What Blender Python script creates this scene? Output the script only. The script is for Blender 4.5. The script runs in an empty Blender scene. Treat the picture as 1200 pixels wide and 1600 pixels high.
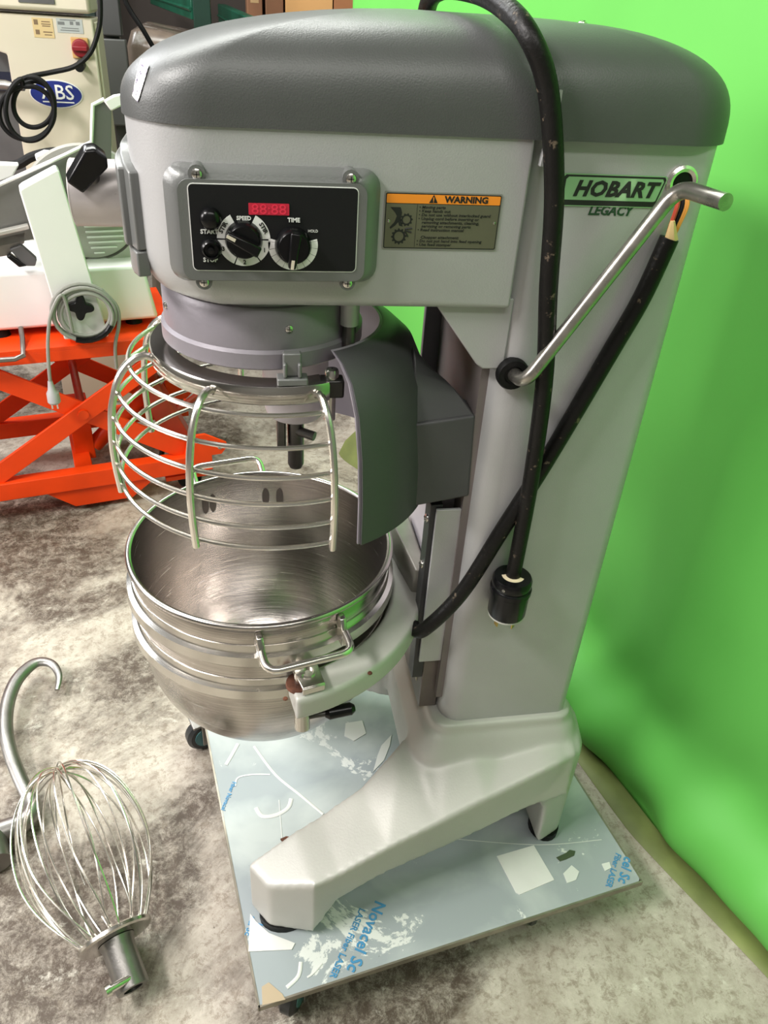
import bpy, bmesh, math, random
import numpy as np
from mathutils import Vector, Matrix
random.seed(7)
S = bpy.context.scene
COL = S.collection
PI = math.pi

# ------------------------------------------------------------------ camera
FPX = 1210.0                                   # focal length in pixels of the 1200x1600 frame
CAM = np.array([0.0, -1.10, 1.60])
def _ray(px, py): return np.array([px-600.0, py-800.0, FPX])
_dn = _ray(470, 2600); _Z = -_dn/np.linalg.norm(_dn)
_xy = 800-((7700-600)*_Z[0]+FPX*_Z[2])/_Z[1]
_X = _ray(7700, _xy); _X /= np.linalg.norm(_X)
RW = np.stack([_X, np.cross(_Z, _X), _Z])
def at(px, py, x=None, y=None, z=None):
    """world point on the pixel's ray at a known x, y or z (a wall, a face or the ground it touches)"""
    d = RW @ _ray(px, py)
    ax, v = (0, x) if x is not None else ((1, y) if y is not None else (2, z))
    return Vector((CAM + (v-CAM[ax])/d[ax]*d).tolist())
def atp(px, py, P0, n):
    d = RW @ _ray(px, py); n = np.array(n, float)
    return Vector((CAM + (n@(np.array(P0, float)-CAM))/(n@d)*d).tolist())
cd = bpy.data.cameras.new('camera'); cam = bpy.data.objects.new('camera', cd); COL.objects.link(cam)
r_, u_, b_ = RW@[1, 0, 0], RW@[0, -1, 0], RW@[0, 0, -1]
cam.matrix_world = Matrix([[r_[i], u_[i], b_[i], CAM[i]] for i in range(3)]+[[0, 0, 0, 1]])
cd.sensor_fit = 'VERTICAL'; cd.sensor_height = 24.0; cd.lens = FPX/1600*24.0
cd.clip_start = 0.02
S.camera = cam

# ------------------------------------------------------------------ world, lights, exposure
w = bpy.data.worlds.new('world'); S.world = w; w.use_nodes = True
w.node_tree.nodes['Background'].inputs[0].default_value = (0.9, 0.93, 1.0, 1)
w.node_tree.nodes['Background'].inputs[1].default_value = 0.02
S.view_settings.view_transform = 'Standard'; S.view_settings.look = 'None'
S.view_settings.gamma = 1.0; S.view_settings.use_curve_mapping = False
S.view_settings.exposure = 0.0
def area(name, loc, target, sx, sy, power, color):
    l = bpy.data.lights.new(name, 'AREA'); l.shape = 'RECTANGLE'; l.size = sx; l.size_y = sy
    l.energy = power; l.color = color
    o = bpy.data.objects.new(name, l); COL.objects.link(o); o.location = loc
    o.rotation_euler = (Vector(target)-Vector(loc)).to_track_quat('-Z', 'Y').to_euler()
    return o
# rows of fluorescent tubes hung below the ceiling, and one added low light
area('tube_light_left', (-2.3, -0.90, 3.75), (0.2, 0.0, 0.9), 1.5, 0.5, 165, (1.0, 0.96, 0.93))
area('left_fill_light', (-3.7, -0.2, 2.5), (0.0, 0.0, 1.1), 2.0, 1.0, 130, (1.0, 0.95, 0.94))  # added soft light, no fixture known: brightens the left-facing sides
area('tube_light_back', (-0.5, 2.0, 3.7), (0.25, 0.3, 0.3), 2.4, 0.35, 100, (0.98, 1.0, 0.95))
area('tube_light_front', (0.2, -2.2, 3.7), (0.2, -0.6, 0.5), 2.4, 0.35, 40, (1.0, 0.97, 0.92))
area('tube_light_aisle', (-2.3, 2.5, 3.3), (-0.2, 0.4, 1.0), 2.2, 0.6, 95, (0.97, 0.98, 1.0))

# ------------------------------------------------------------------ materials
MATS = {}
def nodes(m):
    m.use_nodes = True
    nt = m.node_tree
    return nt, nt.nodes, nt.links, nt.nodes['Principled BSDF']
def mat(name, color, rough=0.5, metal=0.0, var=0.0, vscale=6.0, bump=0.0, bscale=80.0, spec=0.5, stretch=None, rvar=0.0,
        spots=None, coat=0.0):
    """spots = (colour, noise scale, threshold, softness): stains or chips with a shape of their own"""
    if name in MATS: return MATS[name]
    m = bpy.data.materials.new(name); nt, N, L, p = nodes(m)
    p.inputs['Roughness'].default_value = rough; p.inputs['Metallic'].default_value = metal
    p.inputs['Specular IOR Level'].default_value = spec
    p.inputs['Coat Weight'].default_value = coat; p.inputs['Coat Roughness'].default_value = 0.15
    tc = N.new('ShaderNodeTexCoord'); mp = N.new('ShaderNodeMapping')
    L.new(tc.outputs['Object'], mp.inputs['Vector'])
    if stretch: mp.inputs['Scale'].default_value = stretch
    col = None
    if var > 0:
        n = N.new('ShaderNodeTexNoise'); n.inputs['Scale'].default_value = vscale; n.inputs['Detail'].default_value = 6
        L.new(mp.outputs[0], n.inputs['Vector'])
        r = N.new('ShaderNodeValToRGB')
        r.color_ramp.elements[0].position = 0.3; r.color_ramp.elements[1].position = 0.7
        r.color_ramp.elements[0].color = (*[c*(1-var) for c in color], 1)
        r.color_ramp.elements[1].color = (*[min(1, c*(1+var)) for c in color], 1)
        L.new(n.outputs['Fac'], r.inputs['Fac']); col = r.outputs['Color']
    if spots:
        sc, ss, th, so = spots
        n = N.new('ShaderNodeTexNoise'); n.inputs['Scale'].default_value = ss; n.inputs['Detail'].default_value = 8
        n.inputs['Roughness'].default_value = 0.65
        L.new(tc.outputs['Object'], n.inputs['Vector'])
        r = N.new('ShaderNodeValToRGB'); r.color_ramp.elements[0].position = th; r.color_ramp.elements[1].position = th+so
        L.new(n.outputs['Fac'], r.inputs['Fac'])
        mx = N.new('ShaderNodeMix'); mx.data_type = 'RGBA'
        L.new(r.outputs['Color'], mx.inputs['Factor'])
        if col: L.new(col, mx.inputs['A'])
        else: mx.inputs['A'].default_value = (*color, 1)
        mx.inputs['B'].default_value = (*sc, 1)
        col = mx.outputs['Result']
    if col: L.new(col, p.inputs['Base Color'])
    else: p.inputs['Base Color'].default_value = (*color, 1)
    if rvar > 0:
        n = N.new('ShaderNodeTexNoise'); n.inputs['Scale'].default_value = vscale*1.7; n.inputs['Detail'].default_value = 5
        L.new(mp.outputs[0], n.inputs['Vector'])
        mr = N.new('ShaderNodeMapRange'); mr.inputs['To Min'].default_value = max(0.02, rough-rvar); mr.inputs['To Max'].default_value = rough+rvar
        L.new(n.outputs['Fac'], mr.inputs['Value']); L.new(mr.outputs[0], p.inputs['Roughness'])
    if bump > 0:
        n = N.new('ShaderNodeTexNoise'); n.inputs['Scale'].default_value = bscale; n.inputs['Detail'].default_value = 3
        L.new(mp.outputs[0], n.inputs['Vector'])
        b = N.new('ShaderNodeBump'); b.inputs['Strength'].default_value = bump; b.inputs['Distance'].default_value = 0.002
        L.new(n.outputs['Fac'], b.inputs['Height']); L.new(b.outputs[0], p.inputs['Normal'])
    MATS[name] = m
    return m
def emit(name, color, strength):
    m = mat(name, color, 0.4); p = m.node_tree.nodes['Principled BSDF']
    p.inputs['Emission Color'].default_value = (*color, 1); p.inputs['Emission Strength'].default_value = strength
    return m
SILVER = mat('silver_grey_enamel', (0.425, 0.425, 0.425), 0.42, 0.25, 0.05, 5, 0.12, 420, rvar=0.06)
CAST = mat('cast_grey_enamel', (0.46, 0.455, 0.42), 0.45, 0.15, 0.05, 7, 0.10, 260, rvar=0.06)
COVER = mat('dark_grey_enamel', (0.085, 0.088, 0.086), 0.42, 0.25, 0.06, 9, 0.15, 500, rvar=0.05)
TRIM = mat('mid_grey_enamel', (0.17, 0.175, 0.17), 0.35, 0.3, 0.05, 9, 0.1, 400)
PLANET = mat('grey_violet_enamel', (0.20, 0.185, 0.205), 0.42, 0.15, 0.10, 9, 0.1, 200)
HOLDER = mat('pale_violet_enamel', (0.62, 0.58, 0.62), 0.45, 0.1, 0.05, 9, 0.1, 300)
PLASTIC = mat('dark_grey_plastic', (0.068, 0.068, 0.07), 0.42, 0.0, 0.06, 8, 0.12, 600, spec=0.35)
PLASTIC_IN = mat('violet_grey_plastic', (0.26, 0.235, 0.27), 0.5)
STEEL = mat('stainless_steel', (0.60, 0.58, 0.54), 0.22, 1.0, 0.08, 9, 0.0, rvar=0.06)
CHROME = mat('bright_wire_steel', (0.80, 0.77, 0.71), 0.24, 1.0)
BRUSH = mat('brushed_bowl_steel', (0.47, 0.44, 0.41), 0.24, 1.0, 0.16, 4.0, 0.16, 5.0, stretch=(2.0, 2.0, 90.0), rvar=0.08)
DULL = mat('dull_aluminium', (0.27, 0.26, 0.245), 0.38, 0.9, 0.15, 20, 0.15, 200, rvar=0.1)
DARKSTEEL = mat('dark_oiled_steel', (0.10, 0.095, 0.09), 0.35, 0.8, 0.2, 30)
HUBM = mat('worn_hub_metal', (0.56, 0.52, 0.51), 0.42, 0.4, 0.08, 15, 0.1, 120, spots=((0.10, 0.045, 0.025), 22, 0.66, 0.05))
BLACK = mat('black_plastic', (0.004, 0.004, 0.0045), 0.25, spec=0.3)
RUBBER = mat('black_rubber', (0.006, 0.006, 0.006), 0.5, 0, 0.3, 20, 0.3, 200, spec=0.2)
DIRTCORD = mat('scuffed_black_rubber', (0.006, 0.0055, 0.005), 0.42, 0, 0.2, 20, 0.4, 150, spec=0.25, spots=((0.12, 0.092, 0.065), 60, 0.62, 0.06))
WHITE = mat('white_print', (0.78, 0.78, 0.76), 0.5)
PANELBLK = mat('black_panel_film', (0.008, 0.008, 0.009), 0.5, 0, 0, bump=0.05, bscale=900, spec=0.25)
PRINTBLK = mat('black_print', (0.01, 0.012, 0.01), 0.5)
RUST = mat('rusty_brown_iron', (0.10, 0.035, 0.018), 0.7, 0, 0.5, 60, 0.5, 200)
ORANGE = mat('orange_lift_paint', (0.86, 0.058, 0.004), 0.45, 0, 0.10, 8, 0.06, 100, spec=0.3, spots=((0.35, 0.05, 0.02), 9, 0.68, 0.08))
BRASS = mat('brass', (0.55, 0.38, 0.12), 0.35, 0.9)
COPPER = mat('orange_wire', (0.75, 0.30, 0.06), 0.5)
REDWIRE = mat('red_wire', (0.45, 0.06, 0.03), 0.5)
STRAND = mat('tan_fibre', (0.72, 0.52, 0.24), 0.7)
SLICERW = mat('white_slicer_enamel', (0.78, 0.77, 0.75), 0.30, 0, 0.02, 6, spots=((0.32, 0.34, 0.28), 30, 0.74, 0.03))
SLICERG = mat('grey_slicer_aluminium', (0.22, 0.223, 0.208), 0.35, 0.6, 0.12, 8)
SLICERL = mat('pale_green_slicer_aluminium', (0.45, 0.44, 0.40), 0.35, 0.35, 0.05, 8)
CREAM = mat('cream_cabinet_paint', (0.62, 0.56, 0.45), 0.45, 0, 0.03, 4)
GREYP = mat('dark_grey_machine_paint', (0.085, 0.085, 0.085), 0.5, 0, 0.2, 8)

# ------------------------------------------------------------------ mesh helpers
class MB:
    def __init__(s): s.v = []; s.f = []
    def add(s, verts, faces):
        o = len(s.v); s.v += [tuple(v) for v in verts]; s.f += [tuple(i+o for i in f) for f in faces]; return s
    def box(s, x0, x1, y0, y1, z0, z1, M=None):
        vs = [Vector((x, y, z)) for z in (z0, z1) for y in (y0, y1) for x in (x0, x1)]
        if M: vs = [M @ v for v in vs]
        return s.add(vs, [(0, 2, 3, 1), (4, 5, 7, 6), (0, 1, 5, 4), (2, 6, 7, 3), (0, 4, 6, 2), (1, 3, 7, 5)])
    def hexa(s, bot, top):
        return s.add(list(bot)+list(top), [(3, 2, 1, 0), (4, 5, 6, 7)]+[(i, (i+1) % 4, 4+(i+1) % 4, 4+i) for i in range(4)])
    def prism(s, poly, vec):
        """poly: 3-D points of a flat outline, pushed along vec"""
        n = len(poly); vec = Vector(vec); a = [Vector(p) for p in poly]; b = [p+vec for p in a]
        nor = Vector((0, 0, 0))
        for i in range(n): nor += a[i].cross(a[(i+1) % n])
        if nor.dot(vec) > 0: a, b = b, a
        return s.add(a+b, [tuple(range(n)), tuple(range(2*n-1, n-1, -1))]+[(i, n+i, n+(i+1) % n, (i+1) % n) for i in range(n)])
    def tube(s, pts, r, n=10, cap=True, flat=1.0, closed=False):
        pts = [Vector(p) for p in pts]; m = len(pts)
        rs = r if isinstance(r, (list, tuple)) else [r]*m
        def tang(i):
            if closed: return (pts[(i+1) % m]-pts[i-1]).normalized()
            return (pts[min(i+1, m-1)]-pts[max(i-1, 0)]).normalized()
        t = tang(0); up = Vector((0, 0, 1)) if abs(t.z) < 0.9 else Vector((1, 0, 0))
        a = t.cross(up).normalized(); rings = []
        for i in range(m):
            t = tang(i); a = (a-t*a.dot(t)).normalized(); b = t.cross(a)
            rings.append([pts[i]+(a*math.cos(2*PI*k/n)+b*math.sin(2*PI*k/n)*flat)*rs[i] for k in range(n)])
        vs = [v for R in rings for v in R]
        fs = [(i*n+k, i*n+(k+1) % n, ((i+1) % m)*n+(k+1) % n, ((i+1) % m)*n+k) for i in range(m if closed else m-1) for k in range(n)]
        if cap and not closed: fs += [tuple(range(n-1, -1, -1)), tuple(range((m-1)*n, m*n))]
        return s.add(vs, fs)
    def lathe(s, prof, n=48, a0=0.0, a1=2*PI, M=None, closed_prof=False):
        """prof: (radius, z) pairs spun about z"""
        full = abs(a1-a0-2*PI) < 1e-6; c = n if full else n+1; m = len(prof)
        vs = []
        for k in range(c):
            a = a0+(a1-a0)*k/n
            for (r, z) in prof: vs.append(Vector((r*math.cos(a), r*math.sin(a), z)))
        if M: vs = [M @ v for v in vs]
        fs = []
        for k in range(n):
            k2 = (k+1) % c
            for j in range(m if closed_prof else m-1):
                j2 = (j+1) % m
                fs.append((k*m+j, k2*m+j, k2*m+j2, k*m+j2))
        if closed_prof and not full:
            fs += [tuple(range(m)), tuple(range(c*m-1, (c-1)*m-1, -1))]
        return s.add(vs, fs)
    def cyl(s, p0, p1, r, n=20, r1=None):
        return s.tube([p0, p1], [r, r if r1 is None else r1], n)
    def loft(s, rings, cap=True, closed=True):
        n = len(rings[0]); m = len(rings)
        fs = [(i*n+k, i*n+(k+1) % n, (i+1)*n+(k+1) % n, (i+1)*n+k) for i in range(m-1) for k in range(n if closed else n-1)]
        if cap: fs += [tuple(range(n-1, -1, -1)), tuple(range((m-1)*n, m*n))]
        return s.add([v for R in rings for v in R], fs)
def smooth_path(pts, sub=8):
    P = [Vector(p) for p in pts]; out = []
    for i in range(len(P)-1):
        p0, p1, p2, p3 = P[max(i-1, 0)], P[i], P[i+1], P[min(i+2, len(P)-1)]
        for k in range(sub):
            t = k/sub
            out.append(0.5*((2*p1)+(p2-p0)*t+(2*p0-5*p1+4*p2-p3)*t*t+(3*p1-p0-3*p2+p3)*t*t*t))
    return out+[P[-1]]
def fillet(pts, r, k=6):
    """round the corners of a polyline"""
    P = [Vector(p) for p in pts]; out = [P[0]]
    for i in range(1, len(P)-1):
        a, b = (P[i-1]-P[i]), (P[i+1]-P[i]); d = min(r, a.length*0.49, b.length*0.49)
        p, q = P[i]+a.normalized()*d, P[i]+b.normalized()*d
        for j in range(k+1):
            t = j/k; out.append((1-t)**2*p+2*t*(1-t)*P[i]+t*t*q)
    return out+[P[-1]]
def obj(name, mb, m, parent=None, smooth=35, bevel=0.0, seg=2, loc=None):
    me = bpy.data.meshes.new(name); me.from_pydata([tuple(v) for v in mb.v], [], mb.f); me.update()
    if loc is not None:
        me.transform(Matrix.Translation(-Vector(loc)))
    bm = bmesh.new(); bm.from_mesh(me); bmesh.ops.recalc_face_normals(bm, faces=bm.faces); bm.to_mesh(me); bm.free()
    if smooth:
        me.shade_smooth(); me.set_sharp_from_angle(angle=math.radians(smooth))
    me.materials.append(m)
    o = bpy.data.objects.new(name, me); COL.objects.link(o)
    if loc is not None: o.location = loc
    if parent is not None: attach(o, parent)
    if bevel > 0:
        b = o.modifiers.new('bevel', 'BEVEL'); b.width = bevel; b.segments = seg; b.limit_method = 'ANGLE'; b.angle_limit = math.radians(40)
        if smooth: me.set_sharp_from_angle(angle=math.radians(80))
    return o
def wloc(o):
    p = Vector(o.location); q = o.parent
    while q is not None: p += Vector(q.location); q = q.parent
    return p
def attach(o, parent):
    # parents are only ever translated here, so a child's own location is given in the parent's frame
    p = Vector(o.location); o.parent = parent; o.location = p-wloc(parent)
def thing(name, label, cat, loc=(0, 0, 0), group=None):
    o = bpy.data.objects.new(name, None); COL.objects.link(o); o.location = loc
    o.empty_display_size = 0.05
    return tag(o, label, cat, group)
def tag(o, label, cat, group=None, kind=None):
    o['label'] = label; o['category'] = cat
    if group: o['group'] = group
    if kind: o['kind'] = kind
    return o
def struct(name, mb, m, parent=None, **k):
    o = obj(name, mb, m, parent, **k); o['kind'] = 'structure'; return o
def rrect(x0, x1, y0, y1, r, n=6):
    """rounded rectangle outline (2-D), r one radius or four (x0y0, x1y0, x1y1, x0y1)"""
    r = r if isinstance(r, (list, tuple)) else [r]*4
    out = []
    for (cx, cy, a, q) in ((x0+r[0], y0+r[0], PI, r[0]), (x1-r[1], y0+r[1], 1.5*PI, r[1]), (x1-r[2], y1-r[2], 0, r[2]), (x0+r[3], y1-r[3], 0.5*PI, r[3])):
        for k in range(n+1):
            t = a+0.5*PI*k/n; out.append((cx+q*math.cos(t), cy+q*math.sin(t)))
    return out
FRONT = Matrix(((1, 0, 0), (0, 0, -1), (0, 1, 0))).to_4x4()      # local x,y,z -> world X, Z, -Y: print on a face that looks to -Y
def text(name, body, size, loc, m, parent, rot=FRONT, shear=0.0, bold=0.0, align='CENTER', sx=1.0, depth=0.0004, roll=0.0, space=1.0):
    c = bpy.data.curves.new(name, 'FONT'); c.body = body; c.size = size; c.align_x = align; c.align_y = 'CENTER'
    c.shear = shear; c.offset = bold; c.extrude = depth; c.resolution_u = 2; c.space_character = space
    t = bpy.data.objects.new(name, c); COL.objects.link(t)
    bpy.context.view_layer.update()
    me = bpy.data.meshes.new_from_object(t.evaluated_get(bpy.context.evaluated_depsgraph_get()))
    bpy.data.objects.remove(t); bpy.data.curves.remove(c)
    me.transform(rot @ Matrix.Rotation(roll, 4, 'Z') @ Matrix.Diagonal((sx, 1, 1, 1)))
    me.materials.clear(); me.materials.append(m); me.name = name
    o = bpy.data.objects.new(name, me); COL.objects.link(o); o.location = loc
    if parent is not None: attach(o, parent)
    return o
def screw(parent, p, nrm, r=0.006, m=None):
    n = Vector(nrm).normalized(); p = Vector(p); q = n.to_track_quat('Z', 'Y').to_matrix().to_4x4(); M = Matrix.Translation(p) @ q
    mb = MB().lathe([(0.0001, r*0.5), (r*0.5, r*0.45), (r*0.9, r*0.22), (r, 0), (r, -r*0.4)], 14, M=M)
    s_ = obj('screw', mb, m or STEEL, parent, loc=p)
    c = MB().box(-r*0.55, r*0.55, -r*0.1, r*0.1, r*0.40, r*0.52, M).box(-r*0.1, r*0.1, -r*0.55, r*0.55, r*0.40, r*0.52, M)
    c.v = c.v; cross = obj('slot', c, DARKSTEEL, None, smooth=0)
    # the cross slot is joined to the screw head so a screw stays one piece
    bm = bmesh.new(); bm.from_mesh(s_.data); k0 = len(bm.faces)
    tmp = cross.data.copy(); tmp.transform(Matrix.Translation(-p)); bm.from_mesh(tmp); bm.faces.ensure_lookup_table()
    for f in bm.faces[k0:]: f.material_index = 1
    bm.to_mesh(s_.data); bm.free(); s_.data.materials.append(DARKSTEEL); bpy.data.objects.remove(cross)
    return s_
# ------------------------------------------------------------------ room
def floor_material():
    m = bpy.data.materials.new('stained_concrete'); nt, N, L, p = nodes(m)
    tc = N.new('ShaderNodeTexCoord')
    def noise(scale, detail, rough=0.6, dist=0.0, off=0.0):
        mp = N.new('ShaderNodeMapping'); mp.inputs['Location'].default_value = (off, off*1.7, 0); L.new(tc.outputs['Object'], mp.inputs[0])
        n = N.new('ShaderNodeTexNoise'); n.inputs['Scale'].default_value = scale; n.inputs['Detail'].default_value = detail
        n.inputs['Roughness'].default_value = rough; n.inputs['Distortion'].default_value = dist; L.new(mp.outputs[0], n.inputs['Vector']); return n.outputs['Fac']
    def ramp(f, a, b):
        r = N.new('ShaderNodeValToRGB'); r.color_ramp.elements[0].position = a; r.color_ramp.elements[1].position = b; L.new(f, r.inputs['Fac']); return r.outputs['Color']
    def mix(f, A, B):
        x = N.new('ShaderNodeMix'); x.data_type = 'RGBA'; L.new(f, x.inputs['Factor'])
        for s_, v in (('A', A), ('B', B)):
            if isinstance(v, tuple): x.inputs[s_].default_value = (*v, 1)
            else: L.new(v, x.inputs[s_])
        return x.outputs['Result']
    def mul(a, b):
        x = N.new('ShaderNodeMath'); x.operation = 'MULTIPLY'; L.new(a, x.inputs[0])
        if isinstance(b, float): x.inputs[1].default_value = b
        else: L.new(b, x.inputs[1])
        return x.outputs[0]
    c = mix(ramp(noise(9, 14, 0.8), 0.38, 0.62), (0.34, 0.295, 0.24), (0.53, 0.485, 0.41))
    c = mix(mul(ramp(noise(34, 12, 0.85, 0.3, 3.1), 0.50, 0.58), 0.7), c, (0.21, 0.165, 0.12))
    acc = noise(2.0, 8, 0.68, 0.6, 5.0)
    for (px, py, rad, amt) in ((90, 1440, 0.26, 0.20), (600, 1570, 0.30, 0.24), (30, 800, 0.45, 0.22), (260, 1380, 0.14, 0.14), (205, 1050, 0.16, 0.12), (10, 1330, 0.2, 0.15), (120, 860, 0.22, 0.10), (80, 1560, 0.16, 0.14), (1080, 1470, 0.55, -0.22)):
        q = at(px, py, z=0)          # oil stains where work is done
        vd = N.new('ShaderNodeVectorMath'); vd.operation = 'DISTANCE'; L.new(tc.outputs['Object'], vd.inputs[0]); vd.inputs[1].default_value = (q.x, q.y, 0)
        mr = N.new('ShaderNodeMapRange'); mr.interpolation_type = 'SMOOTHSTEP'; mr.inputs['From Min'].default_value = rad; mr.inputs['From Max'].default_value = 0.0
        mr.inputs['To Min'].default_value = 0.0; mr.inputs['To Max'].default_value = amt; L.new(vd.outputs['Value'], mr.inputs['Value'])
        ad = N.new('ShaderNodeMath'); ad.operation = 'ADD'; L.new(acc, ad.inputs[0]); L.new(mr.outputs[0], ad.inputs[1]); acc = ad.outputs[0]
    big = ramp(acc, 0.485, 0.60)
    fine = ramp(noise(22, 14, 0.9, 0.3, 1.3), 0.36, 0.54)
    c = mix(mul(mul(big, fine), 0.97), c, (0.060, 0.040, 0.026))
    c = mix(ramp(noise(70, 6, 0.75, 0.0, 9.0), 0.645, 0.69), c, (0.06, 0.045, 0.03))
    c = mix(mul(ramp(noise(11, 9, 0.75, 0.5, 12.0), 0.60, 0.68), 0.6), c, (0.68, 0.65, 0.56))
    L.new(c, p.inputs['Base Color'])
    mr = N.new('ShaderNodeMapRange'); mr.inputs['To Min'].default_value = 0.45; mr.inputs['To Max'].default_value = 0.8
    L.new(noise(9, 5), mr.inputs['Value']); L.new(mr.outputs[0], p.inputs['Roughness'])
    b = N.new('ShaderNodeBump'); b.inputs['Strength'].default_value = 0.35; b.inputs['Distance'].default_value = 0.004
    L.new(noise(90, 8, 0.7), b.inputs['Height']); L.new(b.outputs[0], p.inputs['Normal'])
    return m
RX0, RX1, RY0, RY1, RH = -4.2, 2.6, -4.0, 5.2, 4.2
struct('floor', MB().box(RX0, RX1, RY0, RY1, -0.1, 0.0), floor_material(), smooth=0)
WALLM = mat('dusty_grey_wall', (0.20, 0.19, 0.18), 0.8, 0, 0.1, 2)
WALLD = mat('dark_brown_wall', (0.055, 0.045, 0.038), 0.8, 0, 0.2, 2)
struct('wall_back', MB().box(RX0, RX1, RY1, RY1+0.1, 0, RH), WALLD, smooth=0)
struct('wall_left', MB().box(RX0-0.1, RX0, RY0, RY1, 0, RH), WALLM, smooth=0)
struct('wall_right', MB().box(RX1, RX1+0.1, RY0, RY1, 0, RH), WALLM, smooth=0)
struct('wall_front', MB().box(RX0, RX1, RY0-0.1, RY0, 0, RH), WALLM, smooth=0)
struct('ceiling', MB().box(RX0, RX1, RY0, RY1, RH, RH+0.1), mat('dark_ceiling', (0.10, 0.098, 0.092), 0.8, 0, 0.05, 2), smooth=0)

# ------------------------------------------------------------------ green photo backdrop
GREEN = mat('green_backdrop_sheet', (0.112, 0.430, 0.074), 0.5, 0, 0.05, 2.5, 0.15, 6, spec=0.3, spots=((0.03, 0.20, 0.02), 13, 0.745, 0.02))
OLIVE = mat('dirty_olive_hem', (0.16, 0.19, 0.055), 0.6, 0, 0.25, 9, 0.3, 30)
def bline(y): return float(np.interp(y, [-2.0, -0.8, -0.45, -0.14, 0.2, 1.68], [1.50, 1.145, 1.022, 0.908, 0.825, 0.362]))
def drape(y, z):     # the far end swings back at its foot
    t = max(0.0, min(1.0, (y-0.5)/0.8)); t = t*t*(3-2*t)
    return 0.15*t*(1-min(1.0, z/1.2))
bd = thing('photo_backdrop', 'bright green photo backdrop sheet hanging behind the mixer with a crumpled foot on the floor', 'backdrop', (bline(-0.3)+0.05, -0.3, 0))
zs = [0.004, 0.03, 0.07, 0.115, 0.155, 0.195, 0.235, 0.28, 0.33, 0.4, 0.5, 0.65, 0.85, 1.1, 1.4, 1.7, 2.1, 2.6]
dxp = [0.0, -0.025, -0.040, -0.035, -0.012, 0.028, 0.05, 0.052, 0.042, 0.03, 0.02, 0.015, 0.01, 0.005, 0.0, 0.0, 0.0, 0.0]
ys = np.linspace(-1.8, 1.68, 130); V = []; F = []
rg = np.random.RandomState(3); ph = rg.rand(6)*6
for j, y in enumerate(ys):
    for i, z in enumerate(zs):
        k = max(0.0, 1-z/0.6)
        wv = 0.006*math.sin(3.1*y+ph[0])+0.004*math.sin(7.3*y+ph[1]+z)
        cr = k*(0.016*math.sin(11*y+ph[2]+6*z)+0.011*math.sin(23*y+ph[3]-9*z)+0.006*math.sin(41*y+ph[4]+20*z))
        amp = 1+0.35*math.sin(5.2*y+ph[5])
        off = 0.09 if z > 0.15 else 0.09*z/0.15
        V.append((bline(y)+dxp[i]*amp+wv+cr+(0 if i else -cr-wv)+drape(y, z), y+0.3*dxp[i], z))
nz = len(zs)
F = [(j*nz+i, (j+1)*nz+i, (j+1)*nz+i+1, j*nz+i+1) for j in range(len(ys)-1) for i in range(nz-1)]
mb = MB(); mb.add(V, F)
o = obj('sheet', mb, GREEN, bd, smooth=180)
sub = o.modifiers.new('sub', 'SUBSURF'); sub.levels = 1; sub.render_levels = 1
sol = o.modifiers.new('thick', 'SOLIDIFY'); sol.thickness = 0.002; sol.offset = 1
V = []; wid = [(0.03, 0.003), (0.004, 0.004), (-0.022, 0.008), (-0.050, 0.007), (-0.060, 0.001)]
for j, y in enumerate(ys):
    q = 1+0.12*math.sin(4*y+1)
    t = max(0.0, min(1.0, (y-0.55)/0.5)); t = t*t*(3-2*t)
    for k, (dx, z) in enumerate(wid):
        hz = z*(1+0.2*math.sin(11*y+2))
        if k < 4: hz += t*(0.34, 0.27, 0.15, 0.05)[k]*(1+0.12*math.sin(17*y+k))
        V.append((bline(y)+drape(y, 0.1)+dx*q*(1+0.9*t)+0.004*math.sin(9*y)+t*0.015*math.sin(21*y+2*k), y, hz))
mb = MB(); mb.add(V, [(j*5+i, (j+1)*5+i, (j+1)*5+i+1, j*5+i+1) for j in range(len(ys)-1) for i in range(4)])
h = obj('floor_hem', mb, OLIVE, bd, smooth=180); h['label'] = 'dirty olive green hem lying on the floor'

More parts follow.
